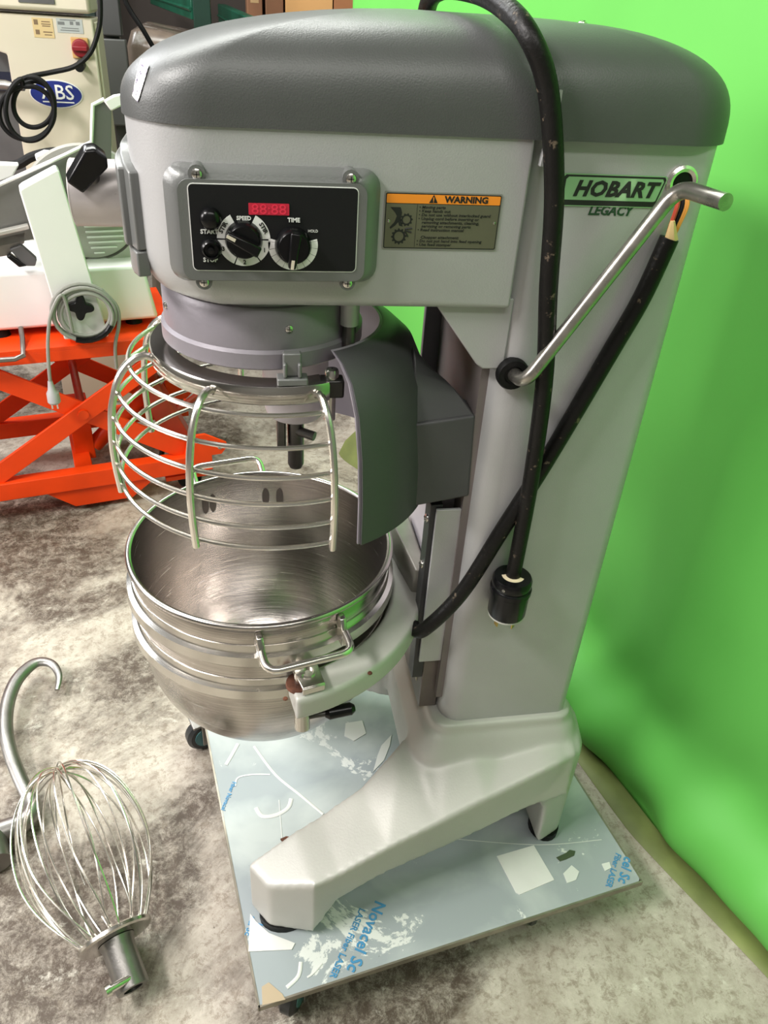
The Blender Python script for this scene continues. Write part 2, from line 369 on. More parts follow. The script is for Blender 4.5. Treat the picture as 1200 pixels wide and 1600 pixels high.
# ------------------------------------------------------------------ dolly
DZ = 0.12
d0 = at(405, 1572, z=DZ); d1 = at(1010, 1388, z=DZ)
dang = math.atan2(d1.y-d0.y, d1.x-d0.x)+math.radians(1.2)
DXv = Vector((math.cos(dang), math.sin(dang), 0)); DYv = Vector((-math.sin(dang), math.cos(dang), 0))
DW, DD = (d1-d0).length, 0.80
def dp(u, v, z): return d0+DXv*u+DYv*v+Vector((0, 0, z-DZ))
dolly = thing('dolly', 'square steel plate dolly on casters with peeling blue-printed film under the mixer', 'dolly', (dp(DW/2, DD/2, 0)))
def film_material():
    m = bpy.data.materials.new('film_covered_steel'); nt, N, L, p = nodes(m)
    tc = N.new('ShaderNodeTexCoord')
    def noise(scale, detail, rough, dist, off):
        mp = N.new('ShaderNodeMapping'); mp.inputs['Location'].default_value = (off, off, 0); L.new(tc.outputs['Object'], mp.inputs[0])
        n = N.new('ShaderNodeTexNoise'); n.inputs['Scale'].default_value = scale; n.inputs['Detail'].default_value = detail
        n.inputs['Roughness'].default_value = rough; n.inputs['Distortion'].default_value = dist; L.new(mp.outputs[0], n.inputs['Vector']); return n.outputs['Fac']
    def ramp(f, a, b):
        r = N.new('ShaderNodeValToRGB'); r.color_ramp.elements[0].position = a; r.color_ramp.elements[1].position = b; L.new(f, r.inputs['Fac']); return r.outputs['Color']
    def mix(f, A, B):
        x = N.new('ShaderNodeMix'); x.data_type = 'RGBA'; L.new(f, x.inputs['Factor'])
        for s_, v in (('A', A), ('B', B)):
            if isinstance(v, tuple): x.inputs[s_].default_value = (*v, 1)
            else: L.new(v, x.inputs[s_])
        return x.outputs['Result']
    c = mix(ramp(noise(3.5, 5, 0.5, 0.3, 2), 0.42, 0.58), (0.30, 0.335, 0.345), (0.46, 0.50, 0.485))
    peel = ramp(noise(5.5, 10, 0.7, 0.6, 7), 0.600, 0.615)
    c = mix(peel, c, (0.62, 0.64, 0.61))
    c = mix(ramp(noise(38, 6, 0.7, 0.2, 4), 0.68, 0.72), c, (0.66, 0.67, 0.64))
    c = mix(ramp(noise(75, 3, 0.6, 0.0, 14), 0.74, 0.77), c, (0.05, 0.045, 0.04))
    L.new(c, p.inputs['Base Color'])
    p.inputs['Metallic'].default_value = 0.0; p.inputs['Specular IOR Level'].default_value = 0.3
    mr = N.new('ShaderNodeMapRange'); mr.inputs['To Min'].default_value = 0.42; mr.inputs['To Max'].default_value = 0.65
    L.new(noise(12, 6, 0.6, 0, 1), mr.inputs['Value']); L.new(mr.outputs[0], p.inputs['Roughness'])
    b = N.new('ShaderNodeBump'); b.inputs['Strength'].default_value = 0.15; b.inputs['Distance'].default_value = 0.003
    L.new(noise(8, 4, 0.5, 0.5, 3), b.inputs['Height']); L.new(b.outputs[0], p.inputs['Normal'])
    return m
FILM = film_material()
c4 = rrect(0, DW, 0, DD, [0.003, 0.012, 0.003, 0.003], 4)
obj('deck_plate', MB().prism([dp(u, v, DZ-0.012) for u, v in c4], (0, 0, 0.0115)), FILM, dolly, smooth=30)
EDGE = mat('raw_steel_edge', (0.30, 0.27, 0.22), 0.4, 0.7, 0.2, 30)
for (u0, u1, v0, v1) in ((-0.0015, DW+0.0015, -0.0025, 0.0012), (-0.0025, 0.0012, -0.0025, DD), (DW-0.0012, DW+0.0025, 0.002, DD), (0, DW, DD-0.001, DD+0.002)):
    obj('edge_strip', MB().hexa([dp(u, v, DZ-0.014) for u, v in ((u0, v0), (u1, v0), (u1, v1), (u0, v1))],
                                [dp(u, v, DZ+0.0002) for u, v in ((u0, v0), (u1, v0), (u1, v1), (u0, v1))]), EDGE, dolly, smooth=0)
# film left over in one piece, and a patch where a label was
PATCH = mat('white_film_patch', (0.66, 0.66, 0.63), 0.4, 0, 0.06, 12, spots=((0.24, 0.08, 0.03), 26, 0.70, 0.03))
def flatpatch(name, pix, m, lift=0.0008):
    pts = [at(px, py, z=DZ) for px, py in pix]
    return obj(name, MB().prism([Vector((q.x, q.y, DZ-0.0004)) for q in pts], (0, 0, lift)), m, dolly, smooth=0)
flatpatch('label_patch', [(776, 1338), (834, 1321), (866, 1375), (812, 1398), (806, 1395)], PATCH, 0.0012)
flatpatch('film_flap', [(388, 1487), (391, 1428), (400, 1440), (420, 1458), (461, 1474), (456, 1484)], PATCH, 0.0014)
SCR = mat('film_scratch', (0.62, 0.63, 0.60), 0.5)
def scratch(pix, wd):
    pts = [at(px, py, z=DZ+0.0003) for px, py in pix]; pts = smooth_path(pts, 5)
    obj('film_scratch', MB().tube(pts, wd, 6, flat=0.25), SCR, dolly)
scratch([(397, 1166), (430, 1210), (470, 1243), (505, 1272)], 0.0030)
scratch([(372, 1162), (362, 1180), (353, 1195)], 0.0040)
scratch([(400, 1262), (410, 1275), (432, 1273), (450, 1262), (455, 1248)], 0.0045)
scratch([(368, 1228), (372, 1215), (395, 1210), (422, 1210)], 0.0018)
scratch([(470, 1503), (466, 1525), (448, 1543)], 0.0035)
scratch([(503, 1505), (490, 1520), (480, 1527)], 0.0018)
scratch([(436, 1250), (440, 1300), (441, 1310)], 0.0008)
scratch([(700, 1310), (840, 1320), (940, 1312)], 0.0008)
BLUE = mat('blue_film_print', (0.055, 0.23, 0.42), 0.5)
def film_text(body, p, q, size=0.02, name='film_print'):
    a = at(*p, z=DZ); b = at(*q, z=DZ); c = (a+b)/2; ang = math.atan2(b.y-a.y, b.x-a.x)
    t = text(name, body, size, Vector((c.x, c.y, DZ+0.0006)), BLUE, dolly, rot=Matrix.Identity(4), roll=ang, depth=0.0002, bold=0.0004)
    xs = [v.co.x*math.cos(ang)+v.co.y*math.sin(ang) for v in t.data.vertices]; k = (b-a).length/(max(xs)-min(xs)); t.scale = (k, k, 1)
    return t
film_text('Novacel Sc', (594, 1410), (549, 1518))
film_text('LASER Fiber LASER', (566, 1420), (519, 1528))
film_text('cel Sc', (982, 1340), (972, 1380))
film_text('Fiber LASER', (966, 1334), (950, 1386))
film_text('LASER', (407, 1443), (392, 1476))
film_text('cel Sc', (396, 1432), (386, 1462))
film_text('Fiber Novacel', (366, 1222), (348, 1266))
flatpatch('torn_film', [(869, 1340), (884, 1333), (890, 1328), (899, 1330), (897, 1337), (884, 1343), (875, 1346)], mat('dark_torn_spot', (0.05, 0.07, 0.035), 0.6), 0.0012)
for pix in ([(590, 1180), (596, 1165), (612, 1148), (609, 1165), (600, 1188), (583, 1206)], [(880, 1365), (893, 1352), (905, 1362), (900, 1375), (886, 1380)], [(540, 1130), (566, 1126), (572, 1146), (553, 1158), (538, 1150)], [(940, 1350), (952, 1347), (955, 1356), (945, 1361)]):
    flatpatch('peeled_film', pix, SCR, 0.0011)
flatpatch('corner_tape', [(409, 1542), (420, 1535), (441, 1553), (446, 1562), (410, 1571)], mat('tan_tape_corner', (0.42, 0.33, 0.22), 0.5), 0.0011)
WHEEL = mat('caster_rubber', (0.02, 0.022, 0.024), 0.4); HUBT = mat('caster_hub_teal', (0.05, 0.16, 0.17), 0.4)
for (u, v, rz) in ((0.075, 0.045, 0.9), (DW-0.20, 0.06, 0.75), (0.0, DD-0.11, 0.2), (DW-0.06, DD-0.06, 0.4)):
    cst = MB(); P = dp(u, v, 0); M = Matrix.Translation(P) @ Matrix.Rotation(dang+rz, 4, 'Z')
    cst.box(-0.035, 0.035, -0.03, 0.03, 0.100, 0.107, M)
    cst.box(-0.014, 0.014, -0.026, -0.022, 0.03, 0.102, M); cst.box(-0.014, 0.014, 0.022, 0.026, 0.03, 0.102, M)
    c_ = obj('caster', cst, DULL, dolly, bevel=0.002, loc=P)
    W = M @ Matrix.Translation((0.0, 0, 0.048)) @ Matrix.Rotation(PI/2, 4, 'X')
    obj('wheel', MB().lathe([(0.012, -0.016), (0.040, -0.016), (0.048, -0.009), (0.048, 0.009), (0.040, 0.016), (0.012, 0.016)], 28, M=W), WHEEL, c_, loc=P)
    obj('wheel_hub', MB().lathe([(0.001, -0.018), (0.030, -0.0175), (0.031, -0.015), (0.031, 0.015), (0.030, 0.0175), (0.001, 0.018)], 24, M=W), HUBT, c_, loc=P)

# ------------------------------------------------------------------ planetary mixer
MX = thing('planetary_mixer', 'grey floor-standing planetary mixer with dark domed cover, wire bowl guard and crank handle', 'mixer', (0.35, 0, DZ))
def remesh(o, vox, it=8):
    r = o.modifiers.new('fuse', 'REMESH'); r.mode = 'VOXEL'; r.voxel_size = vox; r.use_smooth_shade = True
    s_ = o.modifiers.new('soften', 'SMOOTH'); s_.factor = 0.5; s_.iterations = it
# base casting: two splayed legs, each with two feet, and the plinth under the column
mb = MB()
ST = [((0.000, -0.318), (-0.036, -0.268), 0.266, 0.266, 0.132),
      ((0.080, -0.340), (0.050, -0.232), 0.290, 0.295, 0.132),
      ((0.100, -0.335), (0.075, -0.222), 0.293, 0.300, 0.165),
      ((0.125, -0.329), (0.100, -0.212), 0.297, 0.305, 0.212),
      ((0.215, -0.305), (0.185, -0.178), 0.322, 0.335, 0.240),
      ((0.320, -0.279), (0.270, -0.120), 0.345, 0.385, 0.252),
      ((0.410, -0.256), (0.380, -0.080), 0.365, 0.440, 0.262),
      ((0.535, -0.224), (0.535, -0.050), 0.392, 0.440, 0.290),
      ((0.552, -0.219), (0.555, -0.050), 0.394, 0.440, 0.250),
      ((0.562, -0.216), (0.562, -0.050), 0.395, 0.440, 0.132),
      ((0.615, -0.192), (0.622, -0.090), 0.392, 0.425, 0.132),
      ((0.630, -0.165), (0.632, -0.110), 0.385, 0.410, 0.132)]
for sgn in (1, -1):
    rings = []
    for (o_, i_, zo, zi, zb) in ST:
        rings.append([Vector((o_[0], o_[1]*sgn, zb)), Vector((o_[0], o_[1]*sgn, zo)), Vector((i_[0], i_[1]*sgn, zi)), Vector((i_[0], i_[1]*sgn, zb))])
    mb.loft(rings)
q0 = rrect(0.285, 0.625, -0.185, 0.185, 0.05, 5); q1 = rrect(0.305, 0.612, -0.165, 0.165, 0.04, 5); q2 = rrect(0.318, 0.604, -0.158, 0.158, 0.035, 5)
mb.loft([[Vector((x, y, z)) for x, y in q] for q, z in ((q0, 0.285), (q0, 0.395), (q1, 0.432), (q2, 0.438), (q2, 0.458))])
for s_ in (-1, 1):     # the flanks that flow from the plinth down into the legs
    mb.hexa([Vector((0.24, 0.18*s_, 0.29)), Vector((0.60, 0.10*s_, 0.29)), Vector((0.60, 0.215*s_, 0.29)), Vector((0.30, 0.275*s_, 0.29))],
            [Vector((0.29, 0.10*s_, 0.405)), Vector((0.60, 0.10*s_, 0.43)), Vector((0.60, 0.20*s_, 0.398)), Vector((0.31, 0.262*s_, 0.35))])
base = obj('base_casting', mb, CAST, MX, smooth=180); remesh(base, 0.005, 13)
for (x, y) in ((0.03, -0.29), (0.03, 0.29), (0.592, -0.17), (0.592, 0.17)):
    pd = [(x+0.052*math.cos(a)*(0.92 if x < 0.3 else 0.60), y+0.036*math.sin(a)) for a in np.linspace(0, 2*PI, 20, endpoint=False)]
    obj('rubber_foot_pad', MB().prism([Vector((a, b, DZ)) for a, b in pd], (0, 0, 0.017)), RUBBER, MX)
obj('paint_chip', MB().prism([at(px, py, z=0.2745) for px, py in ((438, 1312), (447, 1308), (456, 1309), (450, 1318), (445, 1321))], (0, 0, 0.003)), RUST, MX, smooth=0)
# column
cq = rrect(0.338, 0.589, -0.145, 0.145, [0.036, 0.022, 0.022, 0.036], 6)
obj('column', MB().loft([[Vector((x, y, z)) for x, y in cq] for z in (0.44, 1.475)]), SILVER, MX)
# brackets that carry the head, on both sides of the column
for s_ in (-1, 1):
    pl = [(0.250, 1.262), (0.312, 1.183), (0.322, 1.176), (0.352, 1.176), (0.352, 1.275), (0.25, 1.275)]
    if s_ > 0: pl = [(0.300, 1.275), (0.300, 0.95), (0.345, 0.95), (0.345, 1.275)]
    obj('head_bracket', MB().prism([Vector((x, s_*0.142, z)) for x, z in pl], (0, -s_*0.014, 0)), SILVER if s_ < 0 else PLANET, MX, bevel=0.002)
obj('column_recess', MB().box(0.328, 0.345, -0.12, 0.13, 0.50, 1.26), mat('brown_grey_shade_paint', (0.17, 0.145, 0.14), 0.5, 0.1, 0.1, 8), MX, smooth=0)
# slide ways on the column's front
sl = obj('slide_plate', MB().box(0.288, 0.338, -0.116, -0.110, 0.592, 0.925), SILVER, MX, bevel=0.001)
rl = obj('slide_rail', MB().box(0.280, 0.300, -0.108, -0.075, 0.545, 0.930), mat('dark_slide_steel', (0.05, 0.05, 0.052), 0.4, 0.6, 0.2, 20), MX, bevel=0.001)
obj('slide_way', MB().box(0.300, 0.335, -0.075, 0.12, 0.60, 0.95), HOLDER, MX, bevel=0.002)
for z in (0.895, 0.80, 0.68): screw(rl, (0.2795, -0.092, z), (-1, 0, 0), 0.008)
fp = obj('front_plate', MB().box(0.300, 0.335, -0.105, 0.105, 0.46, 0.60), mat('brown_grey_steel', (0.15, 0.125, 0.115), 0.35, 0.5, 0.15, 12), MX, bevel=0.002)
obj('data_tag', MB().box(0.2985, 0.3002, -0.075, -0.052, 0.50, 0.555), mat('cream_tag', (0.55, 0.50, 0.38), 0.5), fp, smooth=0)
# head
hq = rrect(-0.126, 0.343, -0.155, 0.155, [0.092, 0.004, 0.004, 0.092], 10)
def hring(ph):
    out = []
    for x, y in hq:
        wf = max(0.0, min(1.0, (0.02-x)/0.12)); wf = wf*wf*(3-2*wf)
        ins = 0.006+0.034*wf; rz = 0.006+0.055*wf
        s_ = math.sin(ph); sx = 0.1
        n = Vector((min(0.0, (x-sx)), y*1.2)) if wf > 0 else Vector((0, y)); n = n.normalized() if n.length else n
        e = ins*(1-math.cos(ph))
        out.append(Vector((x-n.x*e, y-n.y*e, 1.266+rz*(1-s_))))
    return out
rings = [hring(p) for p in np.linspace(PI/2, 0, 8)]+[[Vector((x, y, 1.47)) for x, y in hq]]
obj('head_housing', MB().loft(rings), SILVER, MX)
obj('corner_post', MB().prism([Vector((0.352, -0.150, 1.44)), Vector((0.366, -0.150, 1.44)), Vector((0.364, -0.150, 1.52)), Vector((0.358, -0.150, 1.52))], (0, -0.0095, 0)), SILVER, MX, smooth=0)
# domed cover
cvq = rrect(-0.129, 0.612, -0.158, 0.158, [0.095, 0.075, 0.075, 0.095], 12)
ccx = 0.26
rings = []
for ph in list(np.linspace(0, PI/2*0.985, 22)):
    s_ = math.cos(ph)**0.46; hgt = math.sin(ph)**0.62
    R = []
    for x, y in cvq:
        xx = ccx+(x-ccx)*s_; yy = y*s_
        f = max(0.0, (0.22-xx)/0.34); g = max(0.0, (xx-0.44)/0.18)
        top = 0.116*(1-0.30*f**1.4-0.10*g**1.6)
        R.append(Vector((xx, yy, 1.468+top*hgt)))
    rings.append(R)
rings.insert(0, [Vector((ccx+(x-ccx)*0.985, y*0.975, 1.470)) for x, y in cvq])
cover = obj('top_cover', MB().loft(rings), COVER, MX, smooth=60)
for (x, y, z) in ((0.03, -0.055, 1.556), (0.425, -0.03, 1.582), (0.0, 0.06, 1.551)): screw(cover, (x, y, z), (0, 0, 1), 0.006)
# paper sticker wrapped on the cover's nose
def cover_pt(px, py):
    # walk along the pixel's ray to the cover's nose surface (same formulas as the cover)
    d = RW @ _ray(px, py); d = d/np.linalg.norm(d)
    dg = bpy.context.evaluated_depsgraph_get(); bpy.context.view_layer.update()
    inv = cover.matrix_world.inverted()
    ok, loc, nor, _ = cover.ray_cast(inv @ Vector(CAM.tolist()), inv.to_3x3() @ Vector(d.tolist()))
    return (cover.matrix_world @ loc, nor) if ok else None
gx, gy = 5, 7; A, B, C_, D_ = (221.5, 93), (234, 103), (216.5, 160), (208, 150)
V = []
for j in range(gy):
    for i in range(gx):
        u, v = i/(gx-1), j/(gy-1)
        px = (1-v)*((1-u)*A[0]+u*B[0])+v*((1-u)*D_[0]+u*C_[0])-1.0*math.sin(PI*v)*(1-u); py = (1-v)*((1-u)*A[1]+u*B[1])+v*((1-u)*D_[1]+u*C_[1])
        r = cover_pt(px, py)
        if r is None: r = cover_pt(px+4, py)
        V.append(r[0]+r[1]*0.0012 if r else Vector((-0.1, -0.05, 1.5)))
PAPER = mat('white_sticker_paper', (0.75, 0.75, 0.72), 0.6, 0, 0, spots=((0.10, 0.07, 0.14), 190, 0.54, 0.03))
mb = MB(); mb.add(V, [(j*gx+i, j*gx+i+1, (j+1)*gx+i+1, (j+1)*gx+i) for j in range(gy-1) for i in range(gx-1)])
st = obj('paper_sticker', mb, PAPER, cover, smooth=180)
# attachment hub on the nose
HZ = 1.363
hub = obj('attachment_hub', MB().lathe([(0.026, -0.208), (0.026, -0.2065), (0.0405, -0.2065), (0.0405, -0.12)], 40, M=Matrix.Translation((0, 0, HZ)) @ Matrix.Rotation(PI/2, 4, 'Y')), HUBM, MX)
obj('hub_plug', MB().lathe([(0.0001, -0.205), (0.030, -0.205), (0.030, -0.19)], 30, M=Matrix.Translation((0, 0, HZ)) @ Matrix.Rotation(PI/2, 4, 'Y')), DARKSTEEL, hub)
obj('hub_rim', MB().lathe([(0.026, -0.2080), (0.0400, -0.2080), (0.0408, -0.2072), (0.0405, -0.205)], 40, M=Matrix.Translation((0, 0, HZ)) @ Matrix.Rotation(PI/2, 4, 'Y')), HUBM, hub)
kb = at(136, 262, y=-0.045); M = Matrix.Translation(kb) @ Matrix(((0.75, -0.2, 0.6), (0.1, 0.95, 0.2), (-0.6, -0.1, 0.8))).to_4x4()
M = Matrix.Translation(kb) @ Matrix.Rotation(math.radians(-48), 4, 'Y') @ Matrix.Rotation(math.radians(18), 4, 'X')
pr = rrect(-0.027, 0.027, -0.009, 0.009, 0.008, 4)
obj('hub_thumb_screw', MB().prism([M @ Vector((x, -0.011, z)) for x, z in [(-0.027, -0.011), (0.018, -0.016), (0.027, -0.008), (0.027, 0.008), (0.018, 0.016), (-0.027, 0.011)]], (M.to_3x3() @ Vector((0, 0.024, 0)))), BLACK, hub, bevel=0.003)
obj('thumb_screw_stem', MB().cyl((kb.x+0.0, -0.036, kb.z), (kb.x+0.01, -0.02, HZ), 0.008), DARKSTEEL, hub)
# grey trim frame around the hub: follows the curved nose
def nose(y): # x of the head's plan outline at a given y
    a = abs(y); r = 0.092; yc = 0.155-r
    return -0.126 if a <= yc else -0.126+r-math.sqrt(max(0, r*r-(a-yc)**2))
def trim(y0, y1, z0, z1, th, cut=0.0):
    rr = []
    for y in np.linspace(y0, y1, 15):
        x = nose(y); n = Vector((-1, 0)) if abs(y) < 0.063 else Vector((-(0.092-(x+0.126)), (abs(y)-0.063)*math.copysign(1, y))).normalized()
        zt = z1-cut*max(0, (abs(y)-0.06)/0.045)
        rr.append([Vector((x+0.004, y, z0)), Vector((x+n.x*th, y+n.y*th, z0)), Vector((x+n.x*th, y+n.y*th, zt)), Vector((x+0.004, y, zt))])
    return MB().loft(rr)
tr = obj('hub_trim', trim(-0.108, 0.108, 1.322, 1.434, 0.010, 0.022), TRIM, MX, bevel=0.002)
obj('trim_rib', trim(-0.092, 0.092, 1.324, 1.422, 0.017, 0.014), TRIM, tr, bevel=0.002)
obj('trim_foot', trim(-0.108, 0.108, 1.290, 1.3205, 0.012, 0), TRIM, tr, bevel=0.002)

# control panel
PY = -0.182
o1 = rrect(-0.082, 0.162, 1.302, 1.431, 0.020, 5); o2 = rrect(-0.072, 0.151, 1.306, 1.424, 0.016, 5); o3 = rrect(-0.066, 0.144, 1.309, 1.419, 0.013, 5)
cp = obj('control_panel', MB().loft([[Vector((x, y, z)) for x, z in q] for q, y in ((o1, -0.150), (o1, -0.162), (o2, -0.174), (o3, -0.176), (o3, PY))]), TRIM, MX)
def pp(px, py, lift=0.0): return at(px, py, y=PY-lift)
f0 = [pp(*q) for q in ((293, 281), (561, 297), (556, 428), (300, 420))]
# the printed face is a true rectangle on the panel
fx0, fx1, fz0, fz1 = (f0[0].x+f0[3].x)/2, (f0[1].x+f0[2].x)/2, (f0[2].z+f0[3].z)/2, (f0[0].z+f0[1].z)/2
def plate(name, x0, x1, z0, z1, y, th, m, parent, r=0.004):
    return obj(name, MB().prism([Vector((x, y, z)) for x, z in rrect(x0, x1, z0, z1, r, 4)], (0, -th, 0)), m, parent, smooth=30)
plate('face_border', fx0, fx1, fz0, fz1, PY, 0.0006, WHITE, cp, 0.006)
plate('face_film', fx0+0.0011, fx1-0.0011, fz0+0.0011, fz1-0.0011, PY, 0.0012, PANELBLK, cp, 0.005)
FY = PY-0.0012
REDD = emit('red_display_filter', (0.36, 0.012, 0.03), 0.35)
a, b = at(388, 317, y=FY), at(452, 338, y=FY)
dsp = plate('red_display', a.x, b.x, b.z+0.001, a.z, FY, 0.0008, REDD, cp, 0.0008)
text('display_digits', '88:88', 0.0155, Vector(((a.x+b.x)/2, FY-0.0012, (a.z+b.z)/2)), emit('red_display_segments', (0.50, 0.02, 0.045), 0.4), cp, sx=1.15, depth=0.0002)
def panel_text(s_, px, py, size, roll=0.0, m=WHITE, sx=1.0, bold=0.0002):
    q = at(px, py, y=FY); return text('lettering', s_, size, Vector((q.x, FY-0.0007, q.z)), m, cp, roll=roll, sx=sx, bold=bold, depth=0.0003)
panel_text('START', 327, 362, 0.0066); panel_text('STOP', 329, 406, 0.0068)
panel_text('SPEED', 381, 341, 0.0060); panel_text('TIME', 459, 344, 0.0066); panel_text('HOLD', 489, 361, 0.0042, bold=0.0)
for (px, py, nm) in ((329, 341, 'start_button'), (330, 388, 'stop_button')):
    q = at(px, py, y=FY); M = Matrix.Translation((q.x, FY, q.z)) @ FRONT
    bt = obj(nm, MB().lathe([(0.0122, 0), (0.0122, 0.004), (0.0105, 0.008), (0.0085, 0.010)] + ([(0.005, 0.0115), (0.0001, 0.012)] if nm[:4] == 'star' else [(0.0080, 0.005), (0.0040, 0.005), (0.0035, 0.011), (0.0001, 0.0115)]), 28, M=M), BLACK, cp, loc=q)
def sector(c, r0, r1, a0, a1, y, th, n=14):
    A = [(r1, a0+(a1-a0)*k/n) for k in range(n+1)]+[(r0, a1+(a0-a1)*k/n) for k in range(n+1)]
    return MB().prism([Vector((c.x+r*math.cos(math.radians(t)), y, c.z+r*math.sin(math.radians(t)))) for r, t in A], (0, -th, 0))
def dial(px, py, r0, r1, arcs, point, R):
    c = at(px, py, y=FY)
    for (a0, a1) in arcs: obj('dial_scale', sector(c, r0, r1, a0, a1, FY, 0.0006), WHITE, cp, smooth=0)
    M = Matrix.Translation((c.x, FY, c.z)) @ FRONT
    k = obj('knob', MB().lathe([(R, 0), (R, 0.003), (R*0.88, 0.012), (R*0.80, 0.014), (0.0001, 0.014)], 36, M=M), BLACK, cp, loc=c)
    B_ = M @ Matrix.Rotation(math.radians(point), 4, 'Z')
    w_ = R*0.30
    obj('knob_grip', MB().loft([[B_ @ Vector(v) for v in ((-R*0.9, -w_, z), (R*0.98, -w_*0.7, z), (R*1.02, 0, z), (R*0.98, w_*0.7, z), (-R*0.9, w_, z))] for z in (0.012, 0.025)]), BLACK, k, bevel=0.002, loc=c)
    obj('pointer_mark', MB().prism([B_ @ Vector(v) for v in ((R*0.50, -w_*0.28, 0.025), (R*0.99, -w_*0.28, 0.025), (R*0.99, w_*0.28, 0.025), (R*0.50, w_*0.28, 0.025))], (B_.to_3x3() @ Vector((0, 0, 0.0007)))), mat('bone_white_mark', (0.62, 0.55, 0.45), 0.5), k, smooth=0, loc=c)
    return c
c1 = dial(381, 374, 0.0210, 0.0300, [(118, 178), (182, 246), (249, 305), (308, 358), (2, 62)], 152, 0.0212)
for s_, t in (('STIR', 150), ('3', 205), ('2', 270), ('1', 333), ('STIR', 30)):
    rr = 0.0258; p = Vector((c1.x+rr*math.cos(math.radians(t)), FY-0.0011, c1.z+rr*math.sin(math.radians(t))))
    rl_ = {150: 60, 30: -60}.get(t, 0)
    text('dial_lettering', s_, 0.0068, p, PRINTBLK, cp, roll=math.radians(rl_), bold=0.0002, depth=0.0002)
dial(458, 383, 0.0210, 0.0285, [(165, 172), (173, 190), (191, 208), (209, 226), (227, 244), (245, 262), (263, 280), (281, 298), (299, 316), (317, 334), (335, 352), (353, 370), (371, 375)], 262, 0.0212)
for (x, z) in ((-0.044, 1.4235), (0.125, 1.4235), (-0.044, 1.3055), (0.125, 1.3055)):
    screw(cp, (x, -0.178, z), (0, -1, 0), 0.0062)
    obj('screw_boss', MB().cyl((x, -0.150, z), (x, -0.177, z), 0.0095, 16), TRIM, cp)

# warning plate
WY = -0.1552
wl = [at(*q, y=WY) for q in ((603, 302), (785, 304), (772, 387), (598, 390))]
wx0, wx1, wz0, wz1 = (wl[0].x+wl[3].x)/2, (wl[1].x+wl[2].x)/2, (wl[2].z+wl[3].z)/2, (wl[0].z+wl[1].z)/2
OLV = mat('olive_grey_foil', (0.150, 0.152, 0.098), 0.35, 0.4, 0.08, 12)
wp = plate('warning_plate', wx0-0.0015, wx1+0.0015, wz0-0.0015, wz1+0.0015, WY, 0.0008, mat('grey_foil_edge', (0.30, 0.30, 0.27), 0.4, 0.5), MX, 0.002)
plate('black_border', wx0, wx1, wz0, wz1, WY-0.0008, 0.0003, PRINTBLK, wp, 0.002)
plate('olive_field', wx0+0.0012, wx1-0.0012, wz0+0.0012, wz1-0.0120, WY-0.0008, 0.0006, OLV, wp, 0.001)
plate('orange_header', wx0+0.0012, wx1-0.0012, wz1-0.0112, wz1-0.0012, WY-0.0008, 0.0006, mat('orange_header_print', (0.85, 0.27, 0.02), 0.45), wp, 0.001)
WYT = WY-0.0014
def wtext(s_, x, z, size, m=PRINTBLK, bold=0.0, align='LEFT', shear=0.0, sx=1.0):
    return text('lettering', s_, size, Vector((x, WYT-0.0002, z)), m, wp, bold=bold, align=align, depth=0.0002, shear=shear, sx=sx)
wtext('WARNING', wx0+0.098, wz1-0.0062, 0.0100, bold=0.0004, align='CENTER', sx=1.1)
tx = wx0+0.0575; tz = wz1-0.0060
obj('warning_triangle', MB().prism([Vector((tx-0.0052, WYT, tz-0.0042)), Vector((tx+0.0052, WYT, tz-0.0042)), Vector((tx, WYT, tz+0.0050))], (0, -0.0003, 0)), PRINTBLK, wp, smooth=0)
obj('triangle_bang', MB().box(tx-0.0005, tx+0.0005, WYT-0.0006, WYT, tz-0.0018, tz+0.0022).box(tx-0.0005, tx+0.0005, WYT-0.0006, WYT, tz-0.0034, tz-0.0025), MATS['orange_header_print'], wp, smooth=0)
lines = ['• Moving parts', '• Keep hands out', '• Do not use without interlocked guard', '• Unplug cord before inserting or', '   removing attachments, cleaning,', '   servicing or removing parts', '• Read instruction manual', '', '   Chopper attachment:', '• Do not put hand into feed opening', '• Use feed stomper']
for i, s_ in enumerate(lines):
    if s_: wtext(s_, wx0+0.0405, wz1-0.0153-i*0.00435, 0.0047, shear=0.15, sx=1.18, bold=0.00005)
obj('divider_line', MB().box(wx0+0.0382, wx0+0.0386, WYT-0.0003, WYT, wz0+0.002, wz1-0.0125), PRINTBLK, wp, smooth=0)
def gear(cx, cz, r, teeth):
    pts = []
    for k in range(teeth*4):
        rr = r*1.22 if k % 4 < 2 else r; a = 2*PI*k/(teeth*4); pts.append((cx+rr*math.cos(a), cz+rr*math.sin(a)))
    inn = [(cx+r*0.72*math.cos(2*PI*k/(teeth*4)), cz+r*0.72*math.sin(2*PI*k/(teeth*4))) for k in range(teeth*4)]
    n = len(pts); m_ = MB()
    m_.add([Vector((x, WYT-0.0003, z)) for x, z in pts+inn], [(i, (i+1) % n, n+(i+1) % n, n+i) for i in range(n)])
    return m_
obj('gear_pictogram', gear(wx0+0.0265, wz1-0.030, 0.0062, 10), PRINTBLK, wp, smooth=0)
obj('gear_pictogram', gear(wx0+0.0185, wz1-0.0495, 0.0078, 12), PRINTBLK, wp, smooth=0)
hand = [(0.006, -0.016), (0.0185, -0.016), (0.0205, -0.022), (0.0195, -0.030), (0.0225, -0.038), (0.018, -0.037), (0.0165, -0.033), (0.013, -0.037), (0.0075, -0.041), (0.0065, -0.039), (0.012, -0.033), (0.0145, -0.026), (0.012, -0.022)]
obj('hand_pictogram', MB().prism([Vector((wx0+x, WYT, wz1+z)) for x, z in hand], (0, -0.0003, 0)), PRINTBLK, wp, smooth=0)
